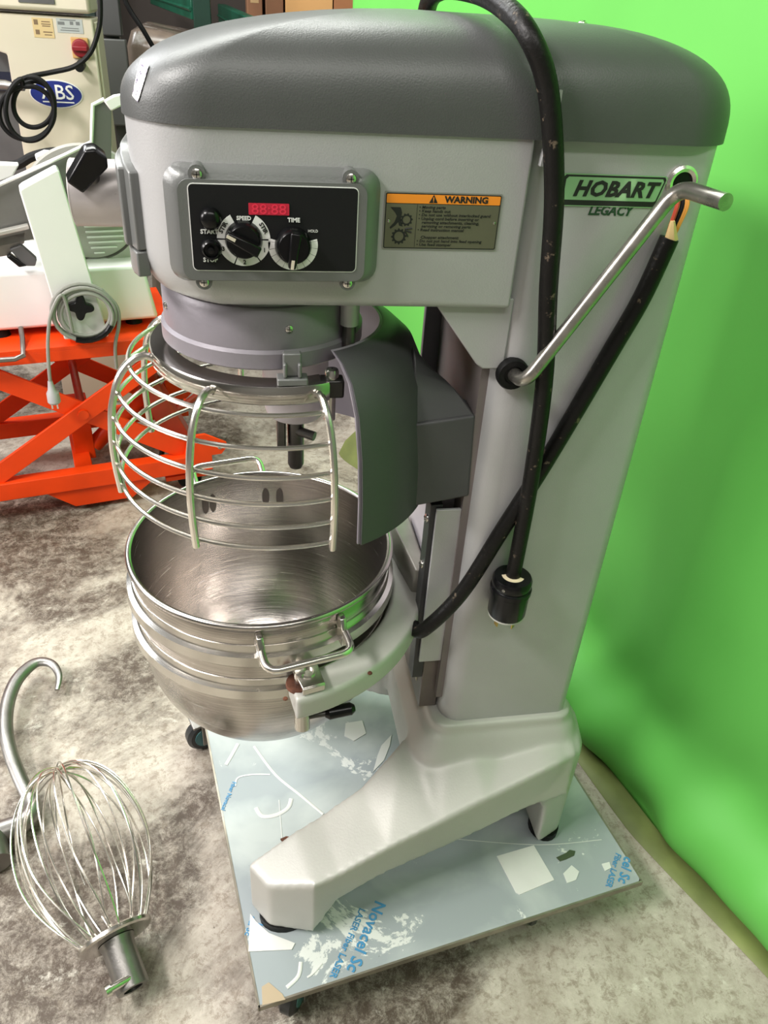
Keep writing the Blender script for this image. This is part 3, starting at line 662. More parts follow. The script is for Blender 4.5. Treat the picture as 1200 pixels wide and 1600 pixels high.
obj('fingers_pictogram', MB().tube([(wx0+0.0255, WYT-0.0003, wz1-0.0405), (wx0+0.034, WYT-0.0003, wz1-0.0395)], 0.0010, 6).tube([(wx0+0.0255, WYT-0.0003, wz1-0.042), (wx0+0.0335, WYT-0.0003, wz1-0.0445)], 0.0010, 6).tube([(wx0+0.0255, WYT-0.0003, wz1-0.043), (wx0+0.0295, WYT-0.0003, wz1-0.0495)], 0.0010, 6), PRINTBLK, wp)
for x in (wx0+0.005, wx1-0.005): screw(wp, (x, WYT, (wz0+wz1)/2), (0, -1, 0), 0.0016)

# maker's plate
NY = -0.1455
nl = [at(*q, y=NY) for q in ((883, 273), (1046, 273), (1028, 317), (881, 317))]
npz1 = (nl[0].z+nl[1].z)/2; npz0 = npz1-0.0375; nx0, nx1 = nl[0].x-0.003, nl[1].x
FOIL = mat('foil_green_reflection', (0.30, 0.55, 0.28), 0.25, 0.3)  # the backdrop's green reflection is put into the foil's base colour
def trap(x0, x1, z0, z1, cut, r=0.003):
    return [(x0+cut*0.25, z0), (x1-cut, z0), (x1-cut*0.75, z0+0.001), (x1-0.001, z1-0.003), (x1-0.003, z1), (x0+0.003, z1), (x0, z1-0.003), (x0, z0+0.002)]
def tplate(name, pts, y, th, m, par): return obj(name, MB().prism([Vector((x, y, z)) for x, z in pts], (0, -th, 0)), m, par, smooth=0)
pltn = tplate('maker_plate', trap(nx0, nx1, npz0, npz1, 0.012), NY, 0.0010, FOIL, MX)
tplate('plate_border', trap(nx0+0.0015, nx1-0.0018, npz0+0.0012, npz1-0.0012, 0.012), NY-0.0008, 0.0005, PRINTBLK, pltn)
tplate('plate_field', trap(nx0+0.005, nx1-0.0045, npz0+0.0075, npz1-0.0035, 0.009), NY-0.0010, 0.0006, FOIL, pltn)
text('lettering', 'HOBART', 0.0245, Vector(((nx0+nx1)/2+0.001, NY-0.0020, (npz0+npz1)/2+0.0015)), PRINTBLK, pltn, shear=0.28, bold=0.0010, sx=1.06, depth=0.0003, space=1.06)
q = at(953, 330, y=NY)
text('model_lettering', 'LEGACY', 0.0155, Vector((q.x, NY, q.z)), mat('dark_green_print', (0.012, 0.06, 0.02), 0.5), MX, shear=0.22, bold=0.0005, sx=1.0, depth=0.0004)
# ------------------------------------------------------------------ mixer: planetary, guard, shield
AX = Vector((0.028, 0.0, 0))
T = lambda c: Matrix.Translation(c)
obj('planetary_collar', MB().lathe([(0.001, 1.262), (0.118, 1.262), (0.126, 1.256), (0.126, 1.272)], 56, M=T(AX)), SILVER, MX)
pl = obj('planetary_housing', MB().lathe([(0.10, 1.258), (0.134, 1.258), (0.139, 1.250), (0.139, 1.204), (0.1435, 1.200), (0.1435, 1.180), (0.138, 1.176), (0.05, 1.176), (0.001, 1.176)], 64, M=T(AX)), PLANET, MX)
for a in (-78, -160, 20): screw(pl, AX+Vector((0.1395*math.cos(math.radians(a)), 0.1395*math.sin(math.radians(a)), 1.232)), (math.cos(math.radians(a)), math.sin(math.radians(a)), 0), 0.0055)
SH = Vector((0.074, 0.0, 0))
hd = obj('agitator_holder', MB().lathe([(0.050, 1.18), (0.050, 1.066), (0.046, 1.050), (0.040, 1.043), (0.001, 1.042)], 36, M=T(SH)), HOLDER, MX)
sf = obj('agitator_shaft', MB().lathe([(0.013, 1.045), (0.013, 0.952), (0.010, 0.945), (0.001, 0.944)], 24, M=T(SH)), DARKSTEEL, MX)
obj('drive_pin', MB().cyl(SH+Vector((0.0, -0.005, 1.015)), SH+Vector((0.028, -0.022, 1.012)), 0.0075, 14), DARKSTEEL, sf)
obj('drive_lug', MB().box(0.044, 0.058, -0.012, 0.004, 0.985, 1.045), DARKSTEEL, sf, bevel=0.003)
obj('interlock_post', MB().cyl((0.140, -0.10, 1.27), (0.140, -0.10, 1.225), 0.0125, 18), SILVER, MX)
obj('interlock_rod', MB().cyl((0.140, -0.10, 1.228), (0.140, -0.10, 1.165), 0.0095, 16), DARKSTEEL, MX)
GC = Vector((0.042, 0.006, 0))
gd = bpy.data.objects.new('bowl_guard', None); COL.objects.link(gd); gd.location = (0.042, 0.006, 1.15); attach(gd, MX)
R_ = math.radians
def gpt(a, r, z): return GC+Vector((r*math.cos(R_(a)), r*math.sin(R_(a)), z))
obj('guard_ring', MB().lathe([(0.146, 1.166), (0.176, 1.166), (0.178, 1.163), (0.178, 1.143), (0.176, 1.140), (0.170, 1.140), (0.170, 1.158), (0.146, 1.158)], 60, R_(-68), R_(-272), M=T(GC), closed_prof=True), mat('polished_ring_steel', (0.50, 0.48, 0.45), 0.18, 1.0, 0.15, 12), gd)
prof = [(0.174, 1.150), (0.186, 1.157), (0.205, 1.152), (0.226, 1.128), (0.2405, 1.085), (0.247, 1.035), (0.2475, 0.990), (0.245, 0.950), (0.2445, 0.944)]
VA = [-74, -119.5, -165.5, 148, 102]
for a in VA:
    obj('upright_wire', MB().tube(smooth_path([gpt(a, r, z) for r, z in prof], 4), 0.0052, 10), CHROME, gd)
def rad_at(z):
    for (r0, z0), (r1, z1) in zip(prof[2:-1], prof[3:]):
        if z0 >= z >= z1: return r0+(r1-r0)*(z0-z)/(z0-z1)
    return prof[-1][0]
for z in (1.142, 1.105, 1.066, 1.028, 0.991, 0.955):
    obj('hoop_wire', MB().tube([gpt(a, rad_at(z)-0.0045, z) for a in np.linspace(-73, -258.5, 60)], 0.0034, 8), CHROME, gd)
lt = gpt(-84, 0.165, 1.166)
obj('guard_latch', MB().box(lt.x-0.020, lt.x+0.020, lt.y-0.010, lt.y+0.012, 1.166, 1.176).box(lt.x-0.012, lt.x+0.012, lt.y-0.002, lt.y+0.010, 1.176, 1.208).box(lt.x-0.012, lt.x-0.007, lt.y-0.008, lt.y, 1.176, 1.196).box(lt.x+0.007, lt.x+0.012, lt.y-0.008, lt.y, 1.176, 1.196), TRIM, gd, bevel=0.002)
e = gpt(-64.5, 0.165, 0)
obj('ring_end_block', MB().box(e.x-0.017, e.x+0.016, e.y-0.012, e.y+0.012, 1.141, 1.167), mat('black_oxide_steel', (0.035, 0.035, 0.032), 0.25, 0.7), gd, bevel=0.003)
obj('ring_bolt', MB().lathe([(0.0095, 1.166), (0.0095, 1.176), (0.008, 1.179), (0.001, 1.180)], 18, M=T((e.x, e.y, 0))), STEEL, gd)
obj('ring_pin', MB().cyl((e.x-0.002, e.y, 1.142), (e.x-0.002, e.y, 1.105), 0.008, 14), STEEL, gd)
# solid splash shield: the rear half of the guard
so = [(0.158, 1.200), (0.180, 1.190), (0.203, 1.170), (0.222, 1.130), (0.234, 1.070), (0.240, 1.005), (0.242, 0.934)]
si = [(r-0.004, z-0.001) for r, z in so]
sh = obj('splash_shield', MB().lathe(so+si[::-1], 40, R_(-64), R_(78), M=T(Vector((0.048, 0.008, 0))), closed_prof=True), PLASTIC, MX, smooth=40)
lo = [(r-0.0045, z-0.0005) for r, z in so]; li = [(r-0.0075, z) for r, z in so]
ln = obj('shield_liner', MB().lathe(lo+li[::-1], 40, R_(-64.8), R_(78), M=T(Vector((0.048, 0.008, 0))), closed_prof=True), PLASTIC_IN, sh, smooth=40)
poly = [(0.238, 0.936), (0.336, 0.953), (0.328, 1.094), (0.238, 1.082)]
mb = MB().prism([Vector((x, -0.122, z)) for x, z in poly], (0, 0.06, 0))
nn = 7; dome = []                                        # shoulder that rolls back and up towards the column
for k in range(nn):
    t = k/(nn-1); y = -0.118+0.058*t; zz = 0.1*math.sin(PI/2*t)
    dome.append([Vector((0.238, y, 1.080+zz)), Vector((0.328-0.052*t, y, 1.092+zz*0.42)), Vector((0.328-0.052*t, -0.055, 1.075)), Vector((0.238, -0.055, 1.075))])
sm_ = obj('shield_mount', mb, PLASTIC, MX, bevel=0.004, seg=3)
obj('mount_shoulder', MB().loft(dome), PLASTIC, sm_, bevel=0.003)

# crank handle and its boss
bp = at(800, 583, y=-0.145)
cr0 = [Vector((bp.x, -0.135, bp.z)), Vector((bp.x+0.004, -0.185, bp.z+0.002)), at(1060, 292, y=-0.192), at(1150, 329, y=-0.278)]
cr0[3].x, cr0[3].z = cr0[2].x+0.012, cr0[2].z+0.002
cq_ = fillet(cr0, 0.026, 7)
obj('crank_handle', MB().tube(cq_, 0.0097, 16), mat('aged_rod_steel', (0.42, 0.40, 0.36), 0.3, 0.95, 0.25, 30, rvar=0.1), MX)
obj('crank_boss', MB().lathe([(0.0001, 0.006), (0.012, 0.006), (0.0135, 0.008), (0.021, 0.008), (0.023, 0.004), (0.023, -0.004)], 28, M=T((bp.x, -0.1455, bp.z)) @ FRONT), RUBBER, MX)
ho = at(1064, 285, y=-0.145)
obj('cord_entry', MB().lathe([(0.013, 0.0), (0.013, 0.004), (0.017, 0.0055), (0.0205, 0.003), (0.0205, -0.002)], 28, M=T((ho.x, -0.1455, ho.z)) @ FRONT), CHROME, MX)
obj('cord_entry_hole', MB().lathe([(0.0001, 0.0006), (0.0135, 0.0006), (0.0135, -0.001)], 24, M=T((ho.x, -0.1455, ho.z)) @ FRONT), BLACK, MX)

# bowl yoke: C-shaped casting that carries the bowl
YC = Vector((0.002, 0.008, 0)); YT = 0.706
mb = MB()
pr_ = [(0.244, YT-0.006), (0.250, YT), (0.296, YT), (0.301, YT-0.006), (0.301, YT-0.040), (0.296, YT-0.046), (0.250, YT-0.046), (0.244, YT-0.040)]
mb.lathe(pr_, 64, R_(-80), R_(80), M=T(YC), closed_prof=True)
mb.box(0.262, 0.300, -0.10, 0.10, 0.662, 0.704)
yk = obj('bowl_yoke', mb, CAST, MX, smooth=180); remesh(yk, 0.0042, 3)
bt_ = [at(642, 928, z=0.700), at(662, 930, z=0.700), at(668, 862, z=0.700), at(605, 868, z=0.700)]
tp_ = [at(649, 891, z=0.770), at(668, 891, z=0.770), at(669, 857, z=0.770), at(612, 822, z=0.770)]
bt_[2] = Vector((bt_[1].x, 0.10, 0.70)); tp_[2] = Vector((tp_[1].x, 0.10, 0.77)); bt_[3].y = 0.10; tp_[3].y = 0.10
obj('slide_block', MB().hexa(bt_, tp_), mat('greasy_grey_casting', (0.24, 0.225, 0.20), 0.35, 0.3, 0.2, 14), yk, bevel=0.004, seg=3)
for px, py in ((648, 958), (578, 1052), (446, 1092)): obj('paint_chip', MB().lathe([(0.0001, 0.0022), (0.0035, 0.0018), (0.0042, 0)], 7, M=T(at(px, py, z=YT-0.004))), RUST, yk)
for a, sg in ((-77, -1), (77, 1)):
    p = YC+Vector((0.266*math.cos(R_(a)), 0.266*math.sin(R_(a)), YT))
    obj('pin_seat', MB().lathe([(0.0001, 0.002), (0.021, 0.002), (0.022, -0.004)], 24, M=T(p)), RUST, yk)
    obj('locating_pin', MB().lathe([(0.0085, -0.004), (0.0085, 0.020), (0.007, 0.023), (0.0001, 0.0235)], 16, M=T(p)), STEEL, yk)
    obj('clamp_pivot', MB().cyl(p+Vector((0.003, 0, -0.045)), p+Vector((0.003, 0.010*sg, -0.092)), 0.0125, 18), STEEL, yk)
    obj('clamp_lever', MB().cyl(p+Vector((0.008, 0.006*sg, -0.072)), p+Vector((0.045, 0.004*sg, -0.070)), 0.005, 12), DARKSTEEL, yk)
    obj('lever_grip', MB().tube([p+Vector((0.040, 0.004*sg, -0.070)), p+Vector((0.046, 0.004*sg, -0.070)), p+Vector((0.082, 0.001*sg, -0.068)), p+Vector((0.088, 0.0, -0.068))], [0.007, 0.0115, 0.0105, 0.006], 16), BLACK, yk)

# ------------------------------------------------------------------ mixing bowl
BC = Vector((0.015, 0.0, 0))
bowl = thing('mixing_bowl', 'large brushed stainless steel mixing bowl with side handles seated in the grey yoke', 'bowl', (0.015, 0, 0.42))
ZR = 0.803
def low(t): # lower body: rounded
    e_ = 2/2.5; return (0.2205*math.cos(t)**e_, 0.655-0.237*math.sin(t)**e_)
outer = [(0.2215, ZR-0.012), (0.2205, 0.76), (0.2205, 0.70), (0.2205, 0.66)]+[low(t) for t in np.linspace(0, PI/2*0.97, 26)]+[(0.0005, 0.418)]
inner = [(max(0.0005, r-0.003), z+0.003) for r, z in outer]; inner[0] = (0.2185, ZR-0.004)
rim = [(0.2185, ZR-0.004)]+[(0.2225+0.0055*math.cos(a), ZR-0.0045+0.0055*math.sin(a)) for a in np.linspace(PI*0.85, -PI*0.75, 10)]+[outer[0]]
obj('shell', MB().lathe(inner[::-1]+rim+outer[1:], 112, M=T(BC)), BRUSH, bowl, smooth=50)
for z in (0.737, 0.664):
    obj('band', MB().lathe([(0.219, z+0.024), (0.2222, z+0.0235), (0.2240, z+0.010), (0.2315, z+0.007), (0.2330, z-0.010), (0.2300, z-0.0140), (0.2225, z-0.017), (0.219, z-0.018)], 96, M=T(BC)), STEEL, bowl, smooth=25)
HA = -76.5
for a in (HA, HA+180):
    er, et = Vector((math.cos(R_(a)), math.sin(R_(a)), 0)), Vector((-math.sin(R_(a)), math.cos(R_(a)), 0))
    def hp(r, t, z): return BC+er*r+et*t+Vector((0, 0, z))
    zf = 0.762 if a == HA else 0.802
    hn = obj('handle', MB().tube(fillet([hp(0.212, -0.066, 0.772), hp(0.272, -0.068, zf), hp(0.272, 0.068, zf), hp(0.212, 0.066, 0.772)], 0.022, 7), 0.0063, 12), CHROME, bowl)
    for t in (-0.066, 0.066):
        obj('handle_mount', MB().prism([hp(0.214, t-0.005, 0.792), hp(0.228, t-0.005, 0.790), hp(0.240, t-0.005, 0.766), hp(0.238, t-0.005, 0.742), hp(0.214, t-0.005, 0.742)], et*0.010), STEEL, hn, bevel=0.0015)
    # ear with the hole for the yoke's locating pin
    ea = obj('bowl_ear', MB().prism([hp(0.219, -0.021, 0.716), hp(0.219, 0.021, 0.716), hp(0.285, 0.018, 0.716), hp(0.285, -0.018, 0.716)], (0, 0, 0.008))
             .prism([hp(0.222, -0.014, 0.716), hp(0.222, 0.014, 0.716), hp(0.222, 0.014, 0.745), hp(0.222, -0.014, 0.745)], er*0.008)
             .prism([hp(0.279, -0.018, 0.709), hp(0.279, 0.018, 0.709), hp(0.279, 0.018, 0.722), hp(0.279, -0.018, 0.722)], er*0.007), STEEL, bowl, bevel=0.0015)
    pc = hp(0.256, 0, 0.7245)
    obj('ear_hole_collar', MB().lathe([(0.0085, -0.001), (0.0085, 0.003), (0.0115, 0.003), (0.0125, -0.001)], 20, M=T(pc)), CHROME, ea)
SPOT = mat('old_water_mark', (0.16, 0.14, 0.125), 0.45, 0.8)
for (px, py) in ((315, 783), (330, 783), (415, 781), (436, 780)):
    # droplet marks on the far inside wall
    a_ = math.atan2(1, 0)
    q = at(px, py, y=0.205); v = Vector((q.x-BC.x, q.y, 0)); a_ = math.atan2(v.y, v.x)
    V = []
    for k in range(16):
        t = 2*PI*k/16; da, dz = 0.045*math.cos(t)*0.75, 0.021*math.sin(t)
        V.append(BC+Vector((0.2168*math.cos(a_+da), 0.2168*math.sin(a_+da), q.z+dz)))
    V.append(BC+Vector((0.2168*math.cos(a_), 0.2168*math.sin(a_), q.z)))
    m_ = MB(); m_.add(V, [(i, (i+1) % 16, 16) for i in range(16)])
    obj('water_mark', m_, SPOT, bowl, smooth=0)

# ------------------------------------------------------------------ power cord draped over the mixer
pc = thing('power_cord', 'thick black power cord draped over the mixer with a twist-lock plug', 'cord', at(803, 890, y=-0.175))
CR = 0.0122
path1 = [Vector((0.30, 0.20, 1.46)), Vector((0.272, 0.172, 1.53)), Vector((0.262, 0.12, 1.588)), Vector((0.262, 0.04, 1.607)), Vector((0.280, -0.05, 1.606)), Vector((0.297, -0.115, 1.594)), at(828, 58, y=-0.168), at(857, 145, y=-0.176), at(866, 300, y=-0.178), at(857, 450, y=-0.178), at(850, 600, y=-0.176), at(828, 760, y=-0.174), at(801, 903, y=-0.174)]
obj('cable', MB().tube(smooth_path(path1, 8), CR, 14), DIRTCORD, pc)
path2 = [at(1046, 372, y=-0.160), at(1003, 465, y=-0.160), at(955, 548, y=-0.159), at(850, 726, y=-0.159), at(786, 826, y=-0.160), at(720, 928, y=-0.158), at(662, 984, y=-0.150), Vector((0.252, -0.118, 0.700+0.02))]
path2[-1] = Vector((path2[-2].x-0.012, -0.128, path2[-2].z-0.012))
obj('cable', MB().tube(smooth_path(path2, 8), CR*1.02, 14), DIRTCORD, pc)
# the far stretch behind the column that joins the two visible ones
s0 = at(1046, 372, y=-0.160); hp_ = Vector((ho.x, -0.149, ho.z))
for (dx, m_, nm) in ((-0.007, REDWIRE, 'red_conductor'), (0.0, RUBBER, 'black_conductor'), (0.006, COPPER, 'orange_conductor'), (0.003, COPPER, 'orange_conductor')):
    obj(nm, MB().tube(smooth_path([hp_+Vector((dx*0.5, 0.002, -0.004)), hp_+Vector((dx+0.002, -0.010, -0.022)), s0+Vector((dx*0.8+0.003, 0.0, 0.016)), s0+Vector((dx*0.5, 0, -0.004))], 6), 0.0030, 8), m_, pc)
obj('filler_fibre', MB().tube([s0+Vector((-0.004, -0.004, 0.022)), s0+Vector((-0.002, -0.004, 0.012)), s0+Vector((0.001, -0.003, -0.001))], [0.003, 0.0055, 0.009], 7), STRAND, pc)
e0, e1 = path1[-1], path1[-2]
dn = (e0-e1).normalized(); M = T(e0) @ dn.to_track_quat('Z', 'Y').to_matrix().to_4x4()
pg = obj('plug', MB().lathe([(0.0125, -0.006), (0.030, -0.004), (0.0325, 0.001), (0.0325, 0.012), (0.0305, 0.015), (0.0340, 0.017), (0.0340, 0.025), (0.0320, 0.027), (0.0315, 0.069), (0.0295, 0.074), (0.0001, 0.074)], 36, M=M), BLACK, pc)
obj('plug_face', MB().lathe([(0.0302, 0.0715), (0.0302, 0.0755), (0.0001, 0.0755)], 30, M=M), mat('grey_plug_face', (0.4, 0.4, 0.36), 0.5), pg)
obj('cord_seal', MB().lathe([(0.0120, -0.0065), (0.0185, -0.0055), (0.0185, -0.004)], 24, a0=2.2, a1=4.9, M=M), mat('cream_seal', (0.62, 0.53, 0.36), 0.6), pg)
for a in (0.3, 2.4, 4.5):
    B_ = M @ Matrix.Rotation(a, 4, 'Z')
    obj('prong', MB().box(0.0150, 0.0172, -0.0050, 0.0050, 0.074, 0.098, B_), BRASS, pg, bevel=0.0006)
screw(pg, M @ Vector((-0.0235, -0.0215, 0.006)), (M.to_3x3() @ Vector((-0.74, -0.67, 0))), 0.003)

# ------------------------------------------------------------------ wire whisk on the floor
A0 = at(180, 1464, z=0.077); A1 = at(88, 1200, z=0.185)
ax = (A1-A0).normalized(); LW = (A1-A0).length
wk = thing('wire_whisk', 'large steel balloon whisk attachment lying on the stained concrete floor', 'whisk', (-0.30, -0.23, 0))
ea_ = ax.cross(Vector((0, 0, 1))).normalized(); eb_ = ax.cross(ea_)
WM = Matrix(((ea_.x, eb_.x, ax.x, A0.x), (ea_.y, eb_.y, ax.y, A0.y), (ea_.z, eb_.z, ax.z, A0.z), (0, 0, 0, 1)))
obj('flange', MB().lathe([(0.001, -0.006), (0.066, -0.006), (0.070, -0.003), (0.070, 0.003), (0.066, 0.006), (0.001, 0.006)], 40, M=WM), STEEL, wk)
sk = obj('socket', MB().lathe([(0.0175, -0.098), (0.0290, -0.098), (0.0300, -0.094), (0.0300, -0.020), (0.034, -0.007)], 32, M=WM), DULL, wk)
obj('socket_bore', MB().lathe([(0.0175, -0.097), (0.0175, -0.04), (0.001, -0.04)], 24, M=WM), DARKSTEEL, sk)
obj('bayonet_pin', MB().tube([WM @ Vector(v) for v in ((0.008, -0.02, -0.082), (-0.022, -0.030, -0.084), (-0.038, -0.034, -0.085))], 0.0075, 14), STEEL, sk)
obj('pin_head', MB().tube([WM @ Vector(v) for v in ((-0.038, -0.034, -0.085), (-0.047, -0.037, -0.086))], [0.011, 0.010], 14), STEEL, sk)
for k in range(14):
    th = PI*k/14+0.10*math.sin(k*2.3); jit = 0.88+0.10*((k*37) % 10)/10; tip = LW*(1.0-0.010*(k % 4))
    tw = 0.25*math.sin(k*1.9)
    pts = []
    RB = 0.136*jit; s0 = tip*0.50
    half = []
    for q in np.linspace(0, 1, 16):                        # flange up to the widest place
        half.append((0.056+(RB-0.056)*math.sin(PI/2*q)**0.85, s0*q, q*0.5))
    for q in np.linspace(0, 1, 18)[1:]:                    # and round over the crown to the tip
        half.append((RB*math.cos(PI/2*q)**0.9, s0+(tip-s0)*math.sin(PI/2*q), 0.5+0.5*q))
    full = [(r, z, v) for r, z, v in half]+[(-r, z, v) for r, z, v in half[-2::-1]]
    for r, zz, v in full:
        aa = th+tw*math.sin(PI*v)*(1 if r >= 0 else -1)
        pts.append(WM @ Vector((r*math.cos(aa), r*math.sin(aa), zz)))
    obj('wire', MB().tube(pts, 0.0020, 6), CHROME, wk)

# ------------------------------------------------------------------ dough hook on the floor
dh = thing('dough_hook', 'forged steel dough hook attachment lying on the floor beyond the whisk', 'dough hook', (-0.60, 0.25, 0))
hk = [at(89, 1078, z=0.035), at(92, 1055, z=0.04), at(80, 1037, z=0.045), at(55, 1036, z=0.05), at(28, 1060, z=0.055), at(13, 1095, z=0.055), at(9, 1135, z=0.055), at(16, 1175, z=0.05), at(31, 1215, z=0.042), at(47, 1248, z=0.035)]
obj('hook_arm', MB().tube(smooth_path(hk, 6), [0.006+0.011*min(1, i/22) for i in range(len(hk)*6-5)], 12, flat=0.62), DULL, dh)
hk2 = [at(47, 1246, z=0.036), at(50, 1266, z=0.034), at(36, 1285, z=0.034), at(12, 1296, z=0.034), at(-20, 1308, z=0.034), at(-70, 1330, z=0.034)]
obj('hook_shank', MB().tube(smooth_path(hk2, 6), [0.019+0.006*min(1, i/20) for i in range(len(hk2)*6-5)], 14), DULL, dh)
hb = at(-6, 1318, z=0.036)
obj('hook_socket', MB().tube([at(-15, 1308, z=0.036), at(-5, 1350, z=0.036)], 0.030, 20), DULL, dh)
# ------------------------------------------------------------------ orange scissor lift cart
LA = math.radians(13.6); LX = Vector((math.cos(LA), math.sin(LA), 0)); LY = Vector((-math.sin(LA), math.cos(LA), 0))
LP = Vector((-0.65, 1.30, 0))
def lp(s_, o_, z): return LP+LX*s_+LY*o_+Vector((0, 0, z))
LM = Matrix(((LX.x, LY.x, 0, LP.x), (LX.y, LY.y, 0, LP.y), (0, 0, 1, 0), (0, 0, 0, 1)))
def lpx(px, py, off):
    P = atp(px, py, tuple(LP+LY*off), tuple(LY)); d = P-LP
    return (d.dot(LX), P.z)
lift = thing('scissor_lift_cart', 'orange hydraulic scissor lift cart carrying the white slicer', 'lift cart', lp(0.1, 0.25, 0))
S0, S1, OW = -0.95, 0.53, 0.50
bf = obj('bottom_frame', MB().box(S0, S1, 0, 0.05, 0.095, 0.160, LM).box(S0, S1, OW-0.05, OW, 0.095, 0.160, LM).box(S0, S0+0.06, 0.05, OW-0.05, 0.095, 0.15, LM).box(0.06, 0.12, 0.05, OW-0.05, 0.090, 0.13, LM), ORANGE, lift, bevel=0.003)
obj('rail_skirt', MB().prism([LM @ Vector((s_, 0.012, z)) for s_, z in ((-0.05, 0.094), (0.04, 0.022), (0.235, 0.022), (0.33, 0.094))], LY*0.03), ORANGE, lift, bevel=0.002)
obj('skirt_tab', MB().box(0.36, 0.52, 0.02, 0.06, 0.060, 0.078, LM), ORANGE, lift, bevel=0.002)
pf = obj('platform', MB().box(S0, 0.46, -0.005, OW+0.005, 0.608, 0.622, LM).box(S0, 0.46, -0.005, 0.012, 0.575, 0.610, LM).box(S0, 0.46, OW-0.012, OW+0.005, 0.575, 0.610, LM).box(0.443, 0.46, 0.012, OW-0.012, 0.575, 0.610, LM), ORANGE, lift, bevel=0.002)
DKO = mat('deep_orange_lift_paint', (0.42, 0.035, 0.012), 0.45, 0, 0.15, 8)
def arm(c, dz, o0, o1, name='scissor_arm', m=ORANGE, h=0.5, w_=0.032):
    d = Vector((1, 0, dz)).normalized(); n = Vector((-d.z, 0, d.x))
    e0, e1 = d*(-(c[1]-0.135)/abs(d.z)), d*((0.582-c[1])/abs(d.z))
    if dz < 0: e0, e1 = d*(-(0.582-c[1])/abs(d.z)), d*((c[1]-0.135)/abs(d.z))
    cc = Vector((c[0], 0, c[1]))
    pts = [cc+e0+n*w_, cc+e0-n*w_, cc+e1-n*w_, cc+e1+n*w_]
    return obj(name, MB().prism([LM @ Vector((p.x, o0, p.z)) for p in pts], LY*(o1-o0)), m, lift, bevel=0.002)
CC = (0.117, 0.375)
arm(CC, 0.63, 0.012, 0.024); arm(CC, -0.63, 0.028, 0.040)
arm(CC, 0.63, OW-0.04, OW-0.028); arm(CC, -0.63, OW-0.024, OW-0.012)
for o_ in (0.008, OW-0.045): obj('pivot_bolt', MB().cyl(LM @ Vector((CC[0], o_-0.004, CC[1])), LM @ Vector((CC[0], o_+0.04, CC[1])), 0.017, 18), ORANGE, lift)
obj('cross_shaft', MB().cyl(LM @ Vector((CC[0], 0.04, CC[1])), LM @ Vector((CC[0], OW-0.04, CC[1])), 0.014, 14), DKO, lift)
obj('end_bracket', MB().prism([LM @ Vector((s_, 0.0, z)) for s_, z in ((0.43, 0.155), (0.565, 0.155), (0.59, 0.185), (0.585, 0.20), (0.51, 0.245), (0.45, 0.245))], LY*0.012), ORANGE, lift, bevel=0.002)
for s_, z in ((0.56, 0.185), (0.50, 0.215)): screw(lift, LM @ Vector((s_, -0.0005, z)), tuple(-LY), 0.009)
obj('pump_post', MB().box(0.07, 0.14, 0.20, 0.26, 0.10, 0.34, LM), ORANGE, lift, bevel=0.003)
obj('hydraulic_cylinder', MB().cyl(LM @ Vector((0.14, 0.23, 0.14)), LM @ Vector((0.36, 0.24, 0.33)), 0.030, 18), ORANGE, lift)
obj('cylinder_rod', MB().cyl(LM @ Vector((0.35, 0.24, 0.32)), LM @ Vector((0.41, 0.24, 0.37)), 0.016, 14), STEEL, lift)
obj('pump_housing', MB().hexa([LM @ Vector(v) for v in ((0.40, 0.10, 0.13), (0.50, 0.08, 0.13), (0.50, 0.30, 0.13), (0.40, 0.30, 0.13))], [LM @ Vector(v) for v in ((0.31, 0.16, 0.40), (0.38, 0.16, 0.40), (0.38, 0.34, 0.42), (0.31, 0.34, 0.42))]), DKO, lift, bevel=0.004)
obj('release_plate', MB().prism([LM @ Vector((0.50+0.060*math.cos(a), 0.40, 0.27+0.075*math.sin(a))) for a in np.linspace(0, 2*PI, 10, endpoint=False)], LY*0.02), ORANGE, lift, bevel=0.002)
obj('foot_pedal', MB().box(0.60, 0.68, 0.36, 0.44, 0.24, 0.27, LM), ORANGE, lift, bevel=0.003)
obj('pedal_arm', MB().tube([LM @ Vector((0.46, 0.30, 0.20)), LM @ Vector((0.62, 0.40, 0.245))], 0.014, 10), DKO, lift)
for s_ in (0.44, 0.50):
    obj('handle_post', MB().cyl(LM @ Vector((s_, 0.42, 0.14)), LM @ Vector((s_, 0.46, 0.56)), 0.010, 12), mat('grey_red_steel', (0.22, 0.12, 0.10), 0.4, 0.5), lift)
for (s_, o_) in ((-0.85, 0.03), (0.45, 0.06), (-0.85, OW-0.03), (0.45, OW-0.05)):
    W = LM @ Matrix.Translation((s_, o_, 0.045)) @ Matrix.Rotation(PI/2, 4, 'X')
    obj('wheel', MB().lathe([(0.001, -0.016), (0.040, -0.016), (0.045, -0.010), (0.045, 0.010), (0.040, 0.016), (0.001, 0.016)], 24, M=W), RUBBER, lift)
    obj('wheel_fork', MB().box(s_-0.014, s_+0.014, o_-0.022, o_-0.018, 0.035, 0.10, LM).box(s_-0.014, s_+0.014, o_+0.018, o_+0.022, 0.035, 0.10, LM), DULL, lift)
hose = [LM @ Vector(v) for v in ((0.40, 0.20, 0.18), (0.34, 0.10, 0.07), (0.26, 0.12, 0.02), (0.20, 0.22, 0.05))]
obj('hydraulic_hose', MB().tube(smooth_path(hose, 8), 0.010, 10), RUBBER, lift)

